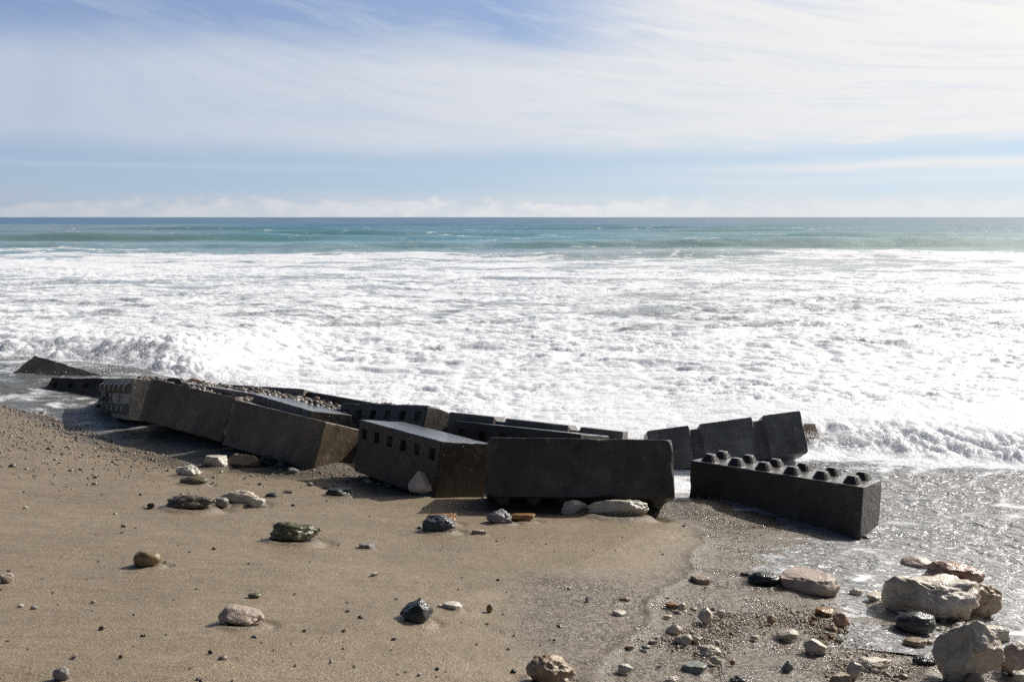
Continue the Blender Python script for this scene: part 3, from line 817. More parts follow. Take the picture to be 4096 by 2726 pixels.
block([.174, 11.2, .198], [-37.3, -12.0, -2.4], 'grey', "sloping block with square sockets just behind the big plain one", recess=('F',), seed=20, chip=0.6)
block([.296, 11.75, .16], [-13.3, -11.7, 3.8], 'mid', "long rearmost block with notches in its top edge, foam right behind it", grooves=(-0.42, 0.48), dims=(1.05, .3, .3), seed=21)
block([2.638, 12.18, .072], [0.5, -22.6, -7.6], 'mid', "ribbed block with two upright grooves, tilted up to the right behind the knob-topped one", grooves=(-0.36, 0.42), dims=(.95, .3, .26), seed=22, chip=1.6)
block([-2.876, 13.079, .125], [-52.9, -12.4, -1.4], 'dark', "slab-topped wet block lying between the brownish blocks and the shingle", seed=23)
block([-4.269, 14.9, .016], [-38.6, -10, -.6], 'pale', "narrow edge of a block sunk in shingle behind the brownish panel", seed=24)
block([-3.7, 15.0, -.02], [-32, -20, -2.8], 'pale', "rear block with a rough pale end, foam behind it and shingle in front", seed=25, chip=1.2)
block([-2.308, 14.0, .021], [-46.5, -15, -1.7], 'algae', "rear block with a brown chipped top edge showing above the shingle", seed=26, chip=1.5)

# ---------------------------------------------------------------- rocks
def rock_mesh(name, mat, seed, sx, sy, sz, shape):
    r_ = np.random.default_rng(seed)
    big = max(sx, sy) > 0.12
    v, f = (ICO5 if big else ICO4) if max(sx, sy) > 0.03 else ICO2
    P = v.copy()
    if shape in ('angular', 'slab', 'wedge'):
        for _ in range(11 if shape != 'slab' else 9):
            n = r_.normal(0, 1, 3); n /= np.linalg.norm(n)
            if shape == 'slab' and _ < 2: n = np.array([0.05, 0.05, 1.0 - 2 * _]); n /= np.linalg.norm(n)
            o = r_.uniform(0.52, 0.8) if not (shape == 'slab' and _ < 2) else 0.5
            d = P @ n - o
            P = P - np.outer(np.clip(d, 0, None) * 0.97, n)
        if shape == 'slab': P[:, 2] *= 1.3
    elif shape == 'lumpy':
        for _ in range(4):
            n = r_.normal(0, 1, 3); n /= np.linalg.norm(n); d = P @ n - 0.65
            P = P - np.outer(np.clip(d, 0, None) * 0.8, n)
    else:
        for _ in range(2):
            n = r_.normal(0, 1, 3); n /= np.linalg.norm(n); d = P @ n - 0.78
            P = P - np.outer(np.clip(d, 0, None) * 0.6, n)
    o = r_.uniform(0, 50)
    a = {'round': (0.10, 0.03, 0.0), 'angular': (0.14, 0.08, 0.04), 'slab': (0.10, 0.06, 0.03), 'lumpy': (0.26, 0.11, 0.035), 'wedge': (0.10, 0.05, 0.02)}[shape]
    nn = a[0] * perlin3(v * 1.4 + o, seed) + a[1] * perlin3(v * 3.7 + o, seed + 1) + a[2] * perlin3(v * 9 + o, seed + 2)
    if shape in ('lumpy', 'angular') and big: nn = nn - 0.07 * np.abs(perlin3(v * 3.2 + o, seed + 7)) + 0.015 * perlin3(v * 20 + o, seed + 4)
    P = P * (1 + nn)[:, None]
    if shape == 'wedge':
        t_ = (P[:, 2] + 1) / 2; P[:, 0] *= 1.15 - 0.85 * t_; P[:, 1] *= 1.1 - 0.6 * t_
    mn, mx = P.min(0), P.max(0); P = (P - (mn + mx) / 2) / ((mx - mn) / 2)
    P = P * np.array([sx, sy, sz])
    me = np_mesh(name, P, f, mat, smooth=True)
    if shape in ('angular', 'slab', 'wedge'):
        try: me.set_sharp_from_angle(angle=R(50))
        except Exception: pass
    return me


CROP = {1: (0, 1350, 2.356), 2: (850, 1500, 2.356), 3: (1750, 1600, 2.356), 4: (2500, 1550, 2.142), 5: (2400, 2150, 2.7224), 6: (3200, 2100, 2.5045),
        7: (0, 1850, 1.79), 8: (1200, 1900, 1.8983), 9: (550, 1480, 3.927), 10: (1000, 1520, 4.712), 11: (3500, 1800, 3.919), 12: (1450, 1820, 3.6246)}
_seed = [100]


def rock(crop, x0, y0, x1, y1, mat, shape, label, name="rock", cat="rock", yaw=0, depth=0.7, sink=0.12, z=None, tilt=0.0, group=None, seed=None):
    ox, oy, s = CROP[crop]
    X0, Y0, X1, Y1 = ox + x0 / s, oy + y0 / s, ox + x1 / s, oy + y1 / s
    gx, gy, gz = at((X0 + X1) / 2, Y1)
    if z is not None:
        # resting on something at height z: slide along the ray
        t = (CAMH - z) / (CAMH - gz); gx, gy, gz = gx * t, gy * t, z
    dist = math.hypot(gy, CAMH - gz)
    mpp = dist / FPX
    wd_ = (X1 - X0) * mpp; hp = (Y1 - Y0) * mpp
    a = math.atan2(CAMH - gz, gy)
    d = wd_ * depth
    h = (hp - d * math.sin(a) * 0.5) / math.cos(a)
    h = max(h, 0.28 * wd_, 0.004)
    _seed[0] += 1
    sd_ = seed or _seed[0]
    hz = h / (1 - sink) if shape != 'slab' else h / (1 - sink)
    me = rock_mesh(name, MR[mat], sd_, wd_ / 2, d / 2, hz / 2, shape)
    o = link(name, me)
    o.location = (gx, gy + d * 0.42, gz + hz / 2 - hz * sink)
    o.rotation_euler = (0, R(tilt), R(yaw))
    tag(o, label, cat, group)
    return o


ST = dict(name="stone", cat="stone"); PB = dict(name="pebble", cat="pebble")
# left part of the sand
rock(7, 1238, 15, 1437, 105, 'white', 'lumpy', "pitted white limestone rock just behind the flat olive one", depth=0.6)
rock(7, 1275, 97, 1470, 163, 'olive', 'round', "flat dark olive stone in front of the pitted white rock", depth=0.55)
rock(7, 1170, 228, 1525, 352, 'brown', 'lumpy', "largest dark brown wet rock in the row left of the cream rock", depth=0.5)
rock(7, 1045, 290, 1105, 332, 'black', 'angular', "small black stone at the left end of the row of rocks", **ST)
rock(7, 1525, 248, 1630, 318, 'grey', 'round', "smooth pale grey stone between the dark brown and the cream rock", **ST)
rock(7, 1570, 195, 1845, 302, 'lime', 'lumpy', "knobbly cream and brown rock in the middle of the row", depth=0.5)
rock(7, 1770, 247, 1892, 324, 'white', 'lumpy', "small whitish lump at the right end of the row of rocks", **ST)
rock(7, 1895, 215, 1985, 252, 'black', 'round', "low dark stone just right of the row of rocks", **ST)
rock(7, 2025, 190, 2097, 222, 'grey', 'angular', "small grey stone farthest right beyond the row of rocks", **ST)
rock(7, 942, 628, 1135, 752, 'ochre', 'round', "rounded ochre stone with a long shadow, alone on the left sand", depth=0.7, **ST)
rock(7, 1770, 932, 1860, 973, 'olive', 'round', "small olive oval pebble behind the pinkish rock", **PB)
rock(7, 1548, 1035, 1862, 1187, 'pinkish', 'angular', "pinkish angular rock with a shaded left face, lower left sand", depth=0.6)
rock(7, 370, 1470, 482, 1568, 'grey', 'round', "pale egg-shaped stone near the bottom left corner", **ST)
rock(7, -20, 795, 82, 868, 'pinkish', 'slab', "flat pink stone cut by the left edge of the photo", **ST)
rock(7, 862, 438, 906, 464, 'tan', 'round', "small tan pebble behind the ochre stone", **PB)
rock(7, 118, 1010, 163, 1036, 'white', 'round', "white pebble beside a grey one, far left sand", **PB)
rock(7, 212, 1025, 262, 1050, 'grey', 'round', "grey pebble just right of a white one, far left sand", **PB)
rock(7, 700, 1165, 750, 1200, 'brown', 'angular', "brown crumb-like stone on the open lower left sand", **PB)
rock(7, 1485, 1342, 1522, 1372, 'black', 'round', "round black pebble below the pinkish rock", **PB)
rock(7, 163, 310, 198, 329, 'white', 'slab', "flat white chip near the left edge below the shingle", **PB)
rock(7, 555, 36, 592, 54, 'green', 'round', "greenish pebble on the shingle at left", **PB)
rock(7, 660, 95, 693, 110, 'slate', 'slab', "flat blue-grey pebble below the shingle", **PB)
rock(7, 1515, 600, 1548, 623, 'orange', 'round', "orange-brown pebble right of the ochre stone", **PB)
rock(7, 845, 1375, 880, 1402, 'brown', 'angular', "small brown pebble at the bottom, left of centre", **PB)
rock(7, 1420, 1553, 1452, 1578, 'black', 'angular', "black pebble cut by the bottom edge at left", **PB)
rock(7, 2080, 296, 2115, 312, 'black', 'round', "black pebble right of and below the row of rocks", **PB)
rock(7, 1845, 143, 1872, 160, 'black', 'round', "tiny black pebble above the cream rock's right end", **PB)
rock(7, 645, 985, 682, 1003, 'tan', 'round', "tiny tan pebble below the ochre stone", **PB)
# middle part
rock(2, 508, 1388, 968, 1590, 'olive', 'lumpy', "large olive-green rock on the sand left of centre", depth=0.6, seed=131)
rock(2, 975, 1440, 1025, 1470, 'brown', 'round', "brown pebble touching the right side of the olive-green rock", **PB)
rock(8, 950, 288, 1185, 372, 'orange', 'slab', "orange-brown slab behind the blue-grey wet rock", depth=0.6)
rock(8, 925, 303, 1183, 440, 'slate', 'angular', "blue-grey wet rock in front of the orange-brown slab", depth=0.6)
rock(8, 885, 388, 932, 406, 'black', 'round', "dark pebble at the left foot of the blue-grey rock", **PB)
rock(8, 1412, 265, 1622, 377, 'grey', 'lumpy', "rough grey rounded rock in front of the big plain block", depth=0.7, sink=0.2)
rock(8, 1588, 290, 1790, 357, 'orange', 'slab', "low dark orange rock touching the rough grey one", depth=0.5)
rock(8, 188, 112, 382, 167, 'black', 'slab', "flat black glistening rock half sunk below the shadow's edge", depth=0.6)
rock(8, 755, 960, 998, 1134, 'black', 'angular', "dark angular wet rock with a sharp ridge, lower centre", depth=0.75, seed=212)
rock(8, 1080, 970, 1230, 1030, 'white', 'slab', "flat white chip right of the dark angular rock", depth=0.7, **ST)
rock(8, 1040, 983, 1085, 1005, 'lime', 'round', "small cream stone at the left end of the flat white chip", **PB)
rock(8, 1415, 982, 1464, 1044, 'ochre', 'round', "round yellow-brown pebble standing alone, lower centre", **PB)
rock(8, 1725, 1388, 2095, 1640, 'tan', 'lumpy', "big rough brown rock cut by the bottom edge near the centre", depth=0.7, sink=0.1)
rock(8, 1600, 1472, 1644, 1503, 'black', 'round', "black pebble left of the big rough brown rock", **PB)
rock(8, 48, 55, 97, 82, 'grey', 'round', "pale grey pebble at the edge of the block's shadow", **PB)
rock(8, 535, 738, 595, 768, 'white', 'slab', "little white chip above the dark angular rock", **PB)
rock(8, 690, 1235, 735, 1256, 'brown', 'slab', "flat dark brown pebble below the dark angular rock", **PB)
rock(8, 435, 1064, 480, 1090, 'slate', 'round', "dark bluish pebble left of the dark angular rock", **PB)
rock(8, 888, 1502, 918, 1530, 'white', 'angular', "tiny white chip near the bottom centre", **PB)
rock(8, 222, 1403, 245, 1430, 'white', 'round', "tiny white pebble near the bottom, left of centre", **PB)
rock(8, 1915, 1240, 1945, 1263, 'black', 'angular', "tiny black pebble above the big rough brown rock", **PB)
rock(8, 1488, 786, 1520, 802, 'black', 'round', "tiny dark pebble on the edge of the damp patch", **PB)
rock(8, 2165, 920, 2200, 965, 'white', 'angular', "small white lump on the damp sand right of centre", **PB)
rock(8, 1300, 415, 1420, 452, 'pinkish', 'slab', "faint pinkish chip almost buried below the rough grey rock", sink=0.75, **ST)
rock(8, 440, 535, 565, 560, 'grey', 'slab', "flat grey chip almost buried right of the olive-green rock", sink=0.7, **ST)
# at the foot of the blocks
rock(2, 1838, 903, 2068, 1112, 'white', 'wedge', "white triangular rock propped at the foot of the socketed block", depth=0.4, sink=0.06, z=0.13)
rock(3, 1168, 945, 1415, 1090, 'white', 'angular', "left white rock under the big plain block", depth=0.5)
rock(3, 1310, 912, 1452, 1010, 'tan', 'angular', "orange-stained stone behind the left white rock under the big plain block", depth=0.5, **ST)
rock(3, 1418, 928, 2008, 1112, 'white', 'angular', "long white rock wedged under the right end of the big plain block", depth=0.32, sink=0.1, seed=305)
rock(3, 130, 853, 195, 892, 'grey', 'round', "grey stone in the dark gap left of the big plain block", **ST)
rock(3, 400, 915, 442, 950, 'white', 'angular', "tiny white chip at the left foot of the big plain block", **PB)
rock(2, 135, 738, 440, 885, 'tan', 'angular', "brown and grey boulder at the foot of the smooth brownish block", depth=0.6)
rock(1, 1900, 1103, 2165, 1232, 'white', 'slab', "white slab half in shadow at the end of the pool", depth=0.6)
rock(2, 420, 745, 585, 872, 'black', 'lumpy', "black rock in the shadow of the smooth brownish block", depth=0.6)
rock(2, 604, 805, 682, 885, 'slate', 'round', "small blue-grey stone in the shadow of the smooth brownish block", **ST)
rock(2, 708, 873, 812, 930, 'grey', 'angular', "pale grey stone by the lower corner of the smooth brownish block", **ST)
rock(2, 1400, 822, 1462, 875, 'white', 'angular', "white stone deep in the shadow between two blocks", **ST)
rock(12, 30, 360, 160, 404, 'white', 'slab', "thin pale chip in the block's shadow left of the triangular rock", **ST)
rock(12, 205, 398, 285, 435, 'grey', 'round', "grey pebble in the block's shadow left of the triangular rock", **PB)
rock(12, 215, 285, 345, 390, 'orange', 'round', "dark orange stone in the shadow before the socketed block", **ST)
rock(12, 325, 235, 460, 310, 'orange', 'round', "brownish orange stone farther back in the shadow before the socketed block", **ST)
rock(12, 325, 415, 430, 458, 'grey', 'slab', "flat grey stone in shadow just left of the triangular rock", **ST)
# on the rear blocks
rock(9, 430, 118, 722, 245, 'black', 'lumpy', "dark rock lying on top of the brownish panel-like block", depth=0.6, z=0.42, sink=0.02)
rock(9, 722, 205, 820, 265, 'olive', 'round', "round green stone on the top edge of the brownish panel-like block", z=0.40, sink=0.02, **ST)
rock(9, 650, 105, 1068, 262, 'pinkish', 'angular', "brown angular lump standing in the foam behind the dark rock", depth=0.5, z=0.16)
rock(10, 578, 282, 692, 342, 'tan', 'round', "tan oval stone beside the rough pale block end", z=0.36, sink=0.05, **ST)
rock(10, 1192, 305, 1308, 392, 'tan', 'round', "largest tan cobble on the shingle between the rear blocks", z=0.36, sink=0.05, **ST)
rock(10, 1080, 360, 1176, 438, 'grey', 'round', "pale cobble left of a dark one on the shingle bank", z=0.37, sink=0.05, **ST)
rock(10, 1168, 378, 1290, 472, 'brown', 'round', "dark cobble right of the pale one on the shingle bank", z=0.37, sink=0.05, **ST)
rock(1, 1050, 292, 1105, 322, 'black', 'round', "small black stone in the backwash beyond the knobbed block", z=-0.02, **ST)
rock(1, 245, 622, 330, 648, 'orange', 'round', "orange-brown pebble at the tip of the shingle by the pool", **PB)
rock(4, 1520, 300, 1680, 485, 'tan', 'slab', "brown broken lump behind the raised right end of the ribbed block", depth=0.7, z=-0.12, seed=332)
# right part, in the wash
rock(11, 335, 792, 650, 935, 'tan', 'round', "brown rock with water running over it, right of the knob-topped block", depth=0.8)
rock(11, 395, 905, 745, 1050, 'pinkish', 'slab', "flat pinkish rock awash below the brown one", depth=0.9)
rock(11, 110, 835, 230, 895, 'brown', 'slab', "low dark stone awash against the end of the knob-topped block", **ST)
rock(11, 133, 605, 320, 705, 'red', 'slab', "low reddish stone awash behind the end of the knob-topped block", **ST)
rock(5, 1628, 372, 2000, 540, 'black', 'round', "rounded black rock in the wet sand below the knob-topped block", depth=0.6)
rock(5, 1535, 385, 1640, 415, 'black', 'slab', "thin black stone just left of the rounded black rock", **ST)
rock(6, -155, 480, 435, 725, 'pinkish', 'slab', "flat-topped pinkish slab right of the rounded black rock", depth=0.75, yaw=-12, seed=341)
rock(6, 505, 635, 632, 712, 'lime', 'round', "cream stone at the right tip of the pinkish slab", **ST)
rock(6, 690, 690, 960, 810, 'lime', 'slab', "low cream stone in the wash touching the big cream boulder", **ST)
rock(6, 1310, 365, 1928, 690, 'red', 'lumpy', "red-brown rock behind the big cream boulder", depth=0.7, seed=344)
rock(6, 1640, 590, 2062, 965, 'tan', 'lumpy', "tan rock hugging the right side of the big cream boulder", depth=0.6, seed=346)
rock(6, 955, 520, 1905, 1010, 'lime', 'angular', "big cream boulder in the wash at right, the upper of the two largest", depth=0.62, seed=347, sink=0.1)
rock(6, 995, 883, 1390, 1112, 'black', 'round', "rounded dark wet rock at the foot of the big cream boulder", depth=0.65, seed=348)
rock(6, 1310, 875, 1430, 975, 'black', 'lumpy', "small black stone tucked under the big cream boulder", **ST)
rock(6, 1060, 1140, 1300, 1240, 'ochre', 'slab', "flat ochre stone below the rounded dark wet rock", **ST)
rock(6, 1255, 1148, 1345, 1210, 'tan', 'round', "small tan stone right of the flat ochre one", **ST)
rock(6, 1385, 990, 2120, 1660, 'lime', 'angular', "large pale boulder in the bottom right corner, the lower of the two largest", depth=0.6, seed=352, sink=0.08)
rock(6, 1810, 1015, 2122, 1185, 'lime', 'slab', "slanting pale slab between the two largest boulders", depth=0.5)
rock(6, 2040, 1185, 2420, 1540, 'pinkish', 'lumpy', "pinkish grey rock cut by the right edge at the bottom", depth=0.7)
rock(6, 1680, 1500, 1870, 1680, 'tan', 'round', "tan stone cut by the bottom edge before the lower boulder", **ST)
rock(6, 2165, 1470, 2320, 1620, 'white', 'angular', "white stone in the very bottom right corner", **ST)
rock(6, 1150, 1318, 1425, 1428, 'black', 'lumpy', "low dark green-black rock left of the lower boulder", depth=0.6)
rock(6, 1050, 345, 1370, 440, 'pinkish', 'round', "smooth pinkish hump under running water behind the big boulder", sink=0.4)
rock(6, 555, 1328, 955, 1470, 'lime', 'angular', "pale angular rock near the bottom with a dark crack beside it", depth=0.5)
rock(6, 60, 1140, 285, 1305, 'lime', 'angular', "cream angular stone below the heap of ochre chips", **ST)
rock(6, 170, 832, 355, 925, 'orange', 'slab', "curved orange-brown stone above the heap of ochre chips", **ST)
rock(6, 345, 885, 512, 1032, 'red', 'angular', "red-brown stone with a cream top right of the heap of chips", **ST)
rock(6, 480, 1385, 635, 1555, 'lime', 'angular', "upright cream stone near the bottom among small chips", **ST)
rock(6, 310, 1490, 520, 1590, 'tan', 'slab', "flat tan stone cut by the bottom edge at right", **ST)
rock(6, 1000, 1490, 1100, 1560, 'tan', 'round', "tan cobble near the bottom edge left of the lower boulder", **ST)
rock(6, 655, 1290, 700, 1316, 'black', 'round', "black pebble behind the pale angular rock", **PB)
rock(5, 1070, 773, 1248, 938, 'lime', 'angular', "tallest cream stone in the wet sand at the head of the chips", **ST)
rock(5, 1255, 793, 1368, 872, 'lime', 'angular', "cream stone just right of the tallest one", **ST)
rock(5, 725, 936, 908, 1055, 'lime', 'wedge', "cream wedge-shaped stone left of the chips", **ST)
rock(5, 845, 708, 950, 800, 'lime', 'lumpy', "cream stone on top of the orange sliver", **ST)
rock(5, 718, 735, 875, 782, 'orange', 'slab', "orange sliver of stone farthest back among the chips", **ST)
rock(5, 985, 755, 1068, 805, 'tan', 'angular', "small tan stone behind the tallest cream one", **ST)
rock(5, 1818, 840, 1912, 938, 'tan', 'lumpy', "tan knobbly stone halfway to the heap of ochre chips", **ST)
rock(5, 1943, 1000, 2198, 1122, 'lime', 'lumpy', "broad cream stone with a dark shadow under its left side", **ST)
rock(5, 2240, 1163, 2330, 1262, 'lime', 'lumpy', "cream stone at the left foot of the ochre heap", **ST)
rock(5, 1988, 1345, 2122, 1458, 'grey', 'wedge', "grey-brown pointed stone standing near the bottom", **ST)
rock(5, 215, 640, 336, 697, 'tan', 'lumpy', "ribbed tan stone alone on the damp sand", **ST)
rock(5, 203, 1378, 362, 1478, 'white', 'lumpy', "white stone near the bottom on the wash line", **ST)
rock(5, 450, 1165, 556, 1218, 'grey', 'round', "wet grey pebble left of the white crust of chips", **PB)
rock(5, 900, 1375, 1172, 1480, 'green', 'slab', "flat greenish grey stone near the bottom", **ST)
rock(5, 1425, 1518, 1610, 1590, 'black', 'lumpy', "black stone cut by the bottom edge by the dark stick", **ST)
rock(5, 715, 1518, 865, 1590, 'lime', 'lumpy', "cream stone cut by the bottom edge left of the stick", **ST)
rock(5, 1645, 1060, 1752, 1112, 'lime', 'slab', "low cream stone alone between the chips and the broad cream stone", **ST)
rock(5, 372, 984, 432, 1022, 'white', 'lumpy', "small whitish pebble on the wash line", **PB)
rock(5, 268, 1168, 372, 1218, 'tan', 'slab', "low tan stone left of the wet grey pebble", **ST)
rock(5, 140, 795, 295, 870, 'lime', 'slab', "crooked pale chip lying on the damp sand left of the wash line", **ST)
rock(5, 1000, 465, 1220, 500, 'tan', 'slab', "thin pinkish tan stone almost buried before the rounded black rock", sink=0.5, **ST)
rock(5, 690, 850, 790, 880, 'lime', 'slab', "flat pale chip above the cream wedge-shaped stone", **ST)
rock(5, 1080, 1180, 1330, 1300, 'lime', 'lumpy', "crusty cream rock at the lower end of the white crust", depth=0.7)
rock(5, 1200, 1290, 1325, 1390, 'lime', 'lumpy', "cream stone below the crusty cream rock, above the stick", **ST)
rock(5, 830, 1050, 1010, 1170, 'lime', 'lumpy', "largest cream stone of the white crust", **ST)
rock(5, 1000, 1060, 1120, 1150, 'lime', 'lumpy', "cream stone right of the largest one in the white crust", **ST)
rock(5, 1415, 1335, 1475, 1395, 'orange', 'angular', "small orange stone right of the stick", **ST)

# small stones no one could tell apart: copies of a few shapes
def copies(n, spots, sizes, mats, group, label, name, cat, shapes=('round', 'lumpy', 'angular'), sink=0.2, flat=0.7):
    protos = []
    for i in range(8):
        me = rock_mesh(name, MR[mats[i % len(mats)]], 700 + i + n, 1.0, 0.82, flat, shapes[i % len(shapes)])
        protos.append(me)
    base = None
    for i in range(n):
        x, y = spots[i]; s = sizes[i]
        if base is None:
            o = link(name, protos[0]); base = o
        else:
            o = base.copy(); o.data = protos[int(rng.integers(0, 8))]; COL.objects.link(o)
        o.scale = (s, s * rng.uniform(0.8, 1.1), s * rng.uniform(0.7, 1.1))
        o.rotation_euler = (0, 0, rng.uniform(0, 6.28))
        o.location = (x, y, float(ground(x, y)) + s * flat * (1 - 2 * sink))
        tag(o, label, cat, group)


pts = []
def cluster(crop, cx, cy, rx, ry, n):
    ox, oy, s = CROP[crop]
    for _ in range(n):
        a = rng.normal(0, 0.5, 2)
        g = at(ox + (cx + a[0] * rx) / s, oy + (cy + a[1] * ry) / s)
        pts.append((g[0], g[1]))
cluster(5, 950, 1090, 190, 70, 34); cluster(5, 600, 1120, 170, 30, 12); cluster(5, 1230, 1200, 130, 90, 22); cluster(5, 1450, 960, 220, 110, 22)
cluster(5, 1350, 840, 160, 40, 14); cluster(5, 2150, 870, 180, 60, 22); cluster(6, 500, 1450, 180, 120, 24); cluster(6, 1000, 1500, 160, 60, 10)
nA = len(pts)
copies(nA, pts, np.clip(np.exp(rng.normal(math.log(0.0125), 0.35, nA)), 0.006, 0.026), ['lime', 'white', 'tan', 'lime', 'lime', 'orange'], "small cream chips in the wet sand at lower right",
       "small cream stone chip among many strewn over the wet sand at lower right", "stone_chip", "stone", ('angular', 'lumpy'))
pts = []
cluster(6, 190, 960, 190, 110, 46); cluster(6, 320, 1110, 130, 70, 34)
nB = len(pts)
copies(nB, pts, np.clip(np.exp(rng.normal(math.log(0.0135), 0.35, nB)), 0.007, 0.026), ['tan', 'orange', 'lime', 'ochre', 'tan', 'lime'], "ochre chips heaped by the red-brown stone",
       "small ochre stone chip in the heap beside the red-brown stone", "stone_chip", "stone", ('angular', 'lumpy'))
crumbs = np.array([p for p in pts])
pts = []
cluster(5, 950, 1090, 260, 110, 500); cluster(5, 1230, 1200, 220, 160, 300); cluster(5, 1450, 950, 420, 160, 700); cluster(5, 2000, 880, 500, 110, 700); cluster(6, 700, 1250, 500, 200, 500)
cluster(6, 250, 1000, 260, 200, 700); cluster(6, 500, 1450, 330, 170, 450); cluster(6, 1000, 1500, 260, 100, 200)
cr_ = np.array(pts); cs = np.clip(np.exp(rng.normal(math.log(0.0042), 0.4, len(cr_))), 0.002, 0.010)
CREAM = np.array([(0.62, 0.54, 0.43), (0.68, 0.62, 0.52), (0.40, 0.30, 0.19), (0.36, 0.22, 0.11), (0.12, 0.11, 0.10), (0.45, 0.38, 0.30)])
cc = CREAM[rng.integers(0, 6, len(cr_))] * rng.uniform(0.8, 1.1, (len(cr_), 1))
tag(link("stone_crumbs", merged("stone_crumbs", np.stack([cr_[:, 0], cr_[:, 1], ground(cr_[:, 0], cr_[:, 1])], -1), cs, M_PEB, rng, ICO1, 0.8, cc)), "cream crumbs of broken stone strewn round the chips", "gravel", kind='stuff')
# dark pebbles dotted over the sand
pts = []
while len(pts) < 170:
    X, Y = rng.uniform(-40, 3700), rng.uniform(1840, 2740)
    g = at(X, Y)
    s1 = polydist(np.array(g[0]), np.array(g[1]), SHORE)
    if s1 > 0.5: pts.append((g[0], g[1]))
copies(170, pts, np.clip(np.exp(rng.normal(math.log(0.0075), 0.4, 170)), 0.004, 0.017), ['black', 'brown', 'black', 'slate', 'brown', 'green'], "tiny dark pebbles dotted over the beach",
       "tiny dark pebble dotted on the open sand", "pebble", "pebble", ('round', 'angular'), 0.15, 0.6)

# sand banked round the foot of every bigger stone, with a damp rim
co = np.empty(len(beach_me.vertices) * 3, np.float32); beach_me.vertices.foreach_get('co', co)
co = co.reshape(len(ys), len(xs), 3)
wa = wet.copy()
for o in list(COL.objects):
    if o.type != 'MESH' or o.parent or o.get('category') not in ('rock', 'stone') or o.get('group'): continue
    w_ = max(o.dimensions.x, o.dimensions.y) / 2
    if w_ < 0.03: continue
    x0, y0 = o.location.x, o.location.y
    i0, i1 = np.searchsorted(xs, [x0 - 4 * w_, x0 + 4 * w_]); j0, j1 = np.searchsorted(ys, [y0 - 4 * w_, y0 + 4 * w_])
    if i1 <= i0 or j1 <= j0: continue
    X_ = GX[j0:j1, i0:i1] - x0; Y_ = GY[j0:j1, i0:i1] - y0
    rr_ = np.hypot(X_, Y_ * 1.15) / w_
    u_ = (X_ * 0.8 + Y_ * 0.6) / w_
    ring = np.exp(-((rr_ - 0.95) / 0.32) ** 2)
    hollow = np.exp(-((rr_ - 1.35) / 0.3) ** 2) * np.clip(u_, 0, 1)
    tail = np.exp(-((X_ * 0.6 - Y_ * 0.8) / (0.5 * w_)) ** 2) * np.clip(-u_ - 0.6, 0, 1) * np.exp(-np.clip(-u_, 0, 9) * 0.9)
    co[j0:j1, i0:i1, 2] += w_ * (0.13 * ring - 0.14 * hollow + 0.16 * tail)
    wa[j0:j1, i0:i1] = np.maximum(wa[j0:j1, i0:i1], 0.5 * np.exp(-((rr_ - 1.1) / 0.35) ** 2))
beach_me.vertices.foreach_set('co', co.ravel()); beach_me.attributes['wet'].data.foreach_set('value', wa.ravel().astype(np.float32)); beach_me.update()

# ---------------------------------------------------------------- sticks
def stick(P, r0, mat, label):
    cu = []
    bm = bmesh.new(); rings = []
    P = [Vector(p) for p in P]
    for i, p in enumerate(P):
        t = (P[min(i + 1, len(P) - 1)] - P[max(i - 1, 0)]).normalized(); u = t.cross(Vector((0, 0, 1))).normalized(); v = t.cross(u)
        r = r0 * (1 - 0.6 * i / (len(P) - 1))
        rings.append([bm.verts.new(p + (u * math.cos(a) + v * math.sin(a)) * r * (1 + 0.15 * math.sin(3 * a + i))) for a in [k_ * math.pi / 4 for k_ in range(8)]])
    for a, b in zip(rings[:-1], rings[1:]):
        for i in range(8): bm.faces.new((a[i], b[i], b[(i + 1) % 8], a[(i + 1) % 8]))
    bm.faces.new(rings[0]); bm.faces.new(rings[-1][::-1])
    me = bpy.data.meshes.new("stick"); bm.to_mesh(me); bm.free()
    me.materials.append(mat); me.polygons.foreach_set('use_smooth', [True] * len(me.polygons))
    tag(link("stick", me), label, "stick")


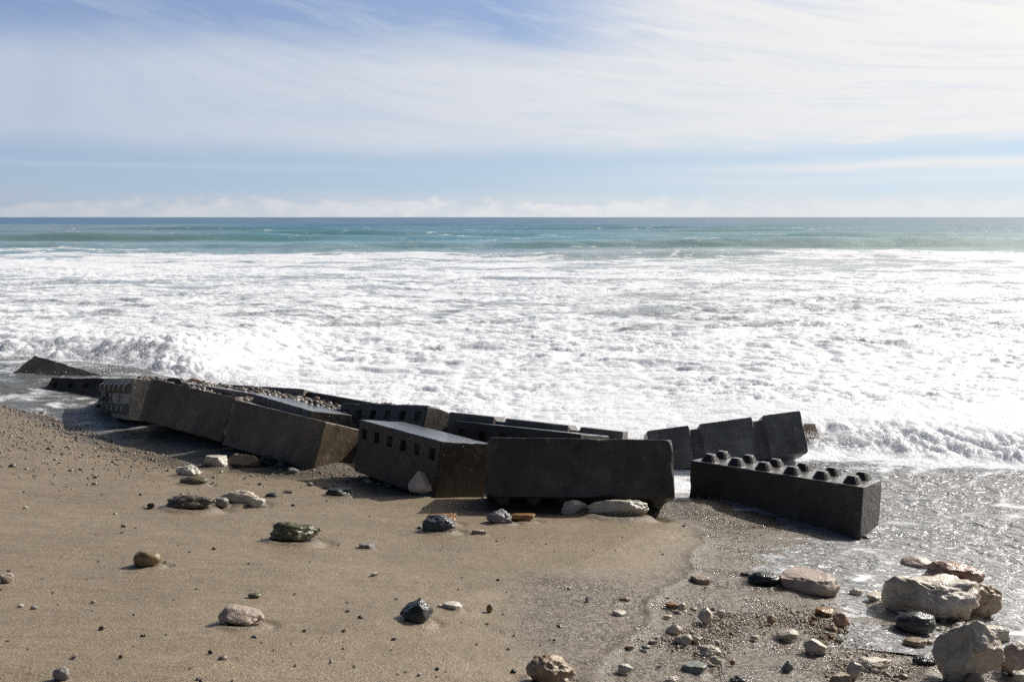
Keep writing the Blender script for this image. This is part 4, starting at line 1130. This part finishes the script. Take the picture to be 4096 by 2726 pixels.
def bent(crop, pts_, lift, r0, mat, label):
    ox, oy, s = CROP[crop]; out_ = []
    for (x, y), h in zip(pts_, lift):
        g = at(ox + x / s, oy + y / s); out_.append((g[0], g[1], g[2] + h))
    stick(out_, r0, mat, label)
bent(5, [(1312, 1385), (1325, 1440), (1330, 1490), (1350, 1535), (1385, 1585)], [0.012, 0.010, 0.012, 0.010, 0.006], 0.0045, MR['black'], "thin dark stick lying on the wet sand at the bottom right of centre")
bent(12, [(1003, 565), (1020, 548), (1048, 545), (1080, 558), (1104, 568)], [0.004, 0.02, 0.026, 0.012, 0.004], 0.006, MR['lime'], "short bent pale twig by the shadow of the big plain block")

# ---------------------------------------------------------------- ship on the horizon
def ship():
    y = 5200.0; x = (2 - CXP) / FPX * y / math.cos(PITCH) + 6
    root = bpy.data.objects.new("cargo_ship", None); COL.objects.link(root); root.location = (x - 30, y, -0.1)
    tag(root, "tiny reddish ship on the horizon, cut by the left edge", "ship")
    def bx(name, x0, x1, y0, y1, z0, z1, mat, rake=0):
        bm = bmesh.new(); vs = [bm.verts.new(v) for v in ((x0, y0, z0), (x1 - rake, y0, z0), (x1 - rake, y1, z0), (x0, y1, z0), (x0, y0, z1), (x1, y0, z1), (x1, y1, z1), (x0, y1, z1))]
        for f in ((0, 3, 2, 1), (4, 5, 6, 7), (0, 1, 5, 4), (1, 2, 6, 5), (2, 3, 7, 6), (3, 0, 4, 7)): bm.faces.new([vs[i] for i in f])
        me = bpy.data.meshes.new(name); bm.to_mesh(me); bm.free(); me.materials.append(mat); link(name, me, root)
    bx("hull", -45, 45, -6, 6, 0, 7, MR['red'], 6); bx("bridge", -40, -28, -5, 5, 7, 17, MR['pinkish']); bx("funnel", -38, -34, -1.5, 1.5, 17, 22, MR['red'])
    bx("cargo_deck", -24, 36, -5, 5, 7, 9.5, MR['pinkish'])
ship()

SC.render.film_transparent = False
SC.cycles.use_denoising = False
SC.cycles.max_bounces = 5
SC.cycles.sample_clamp_indirect = 6.0
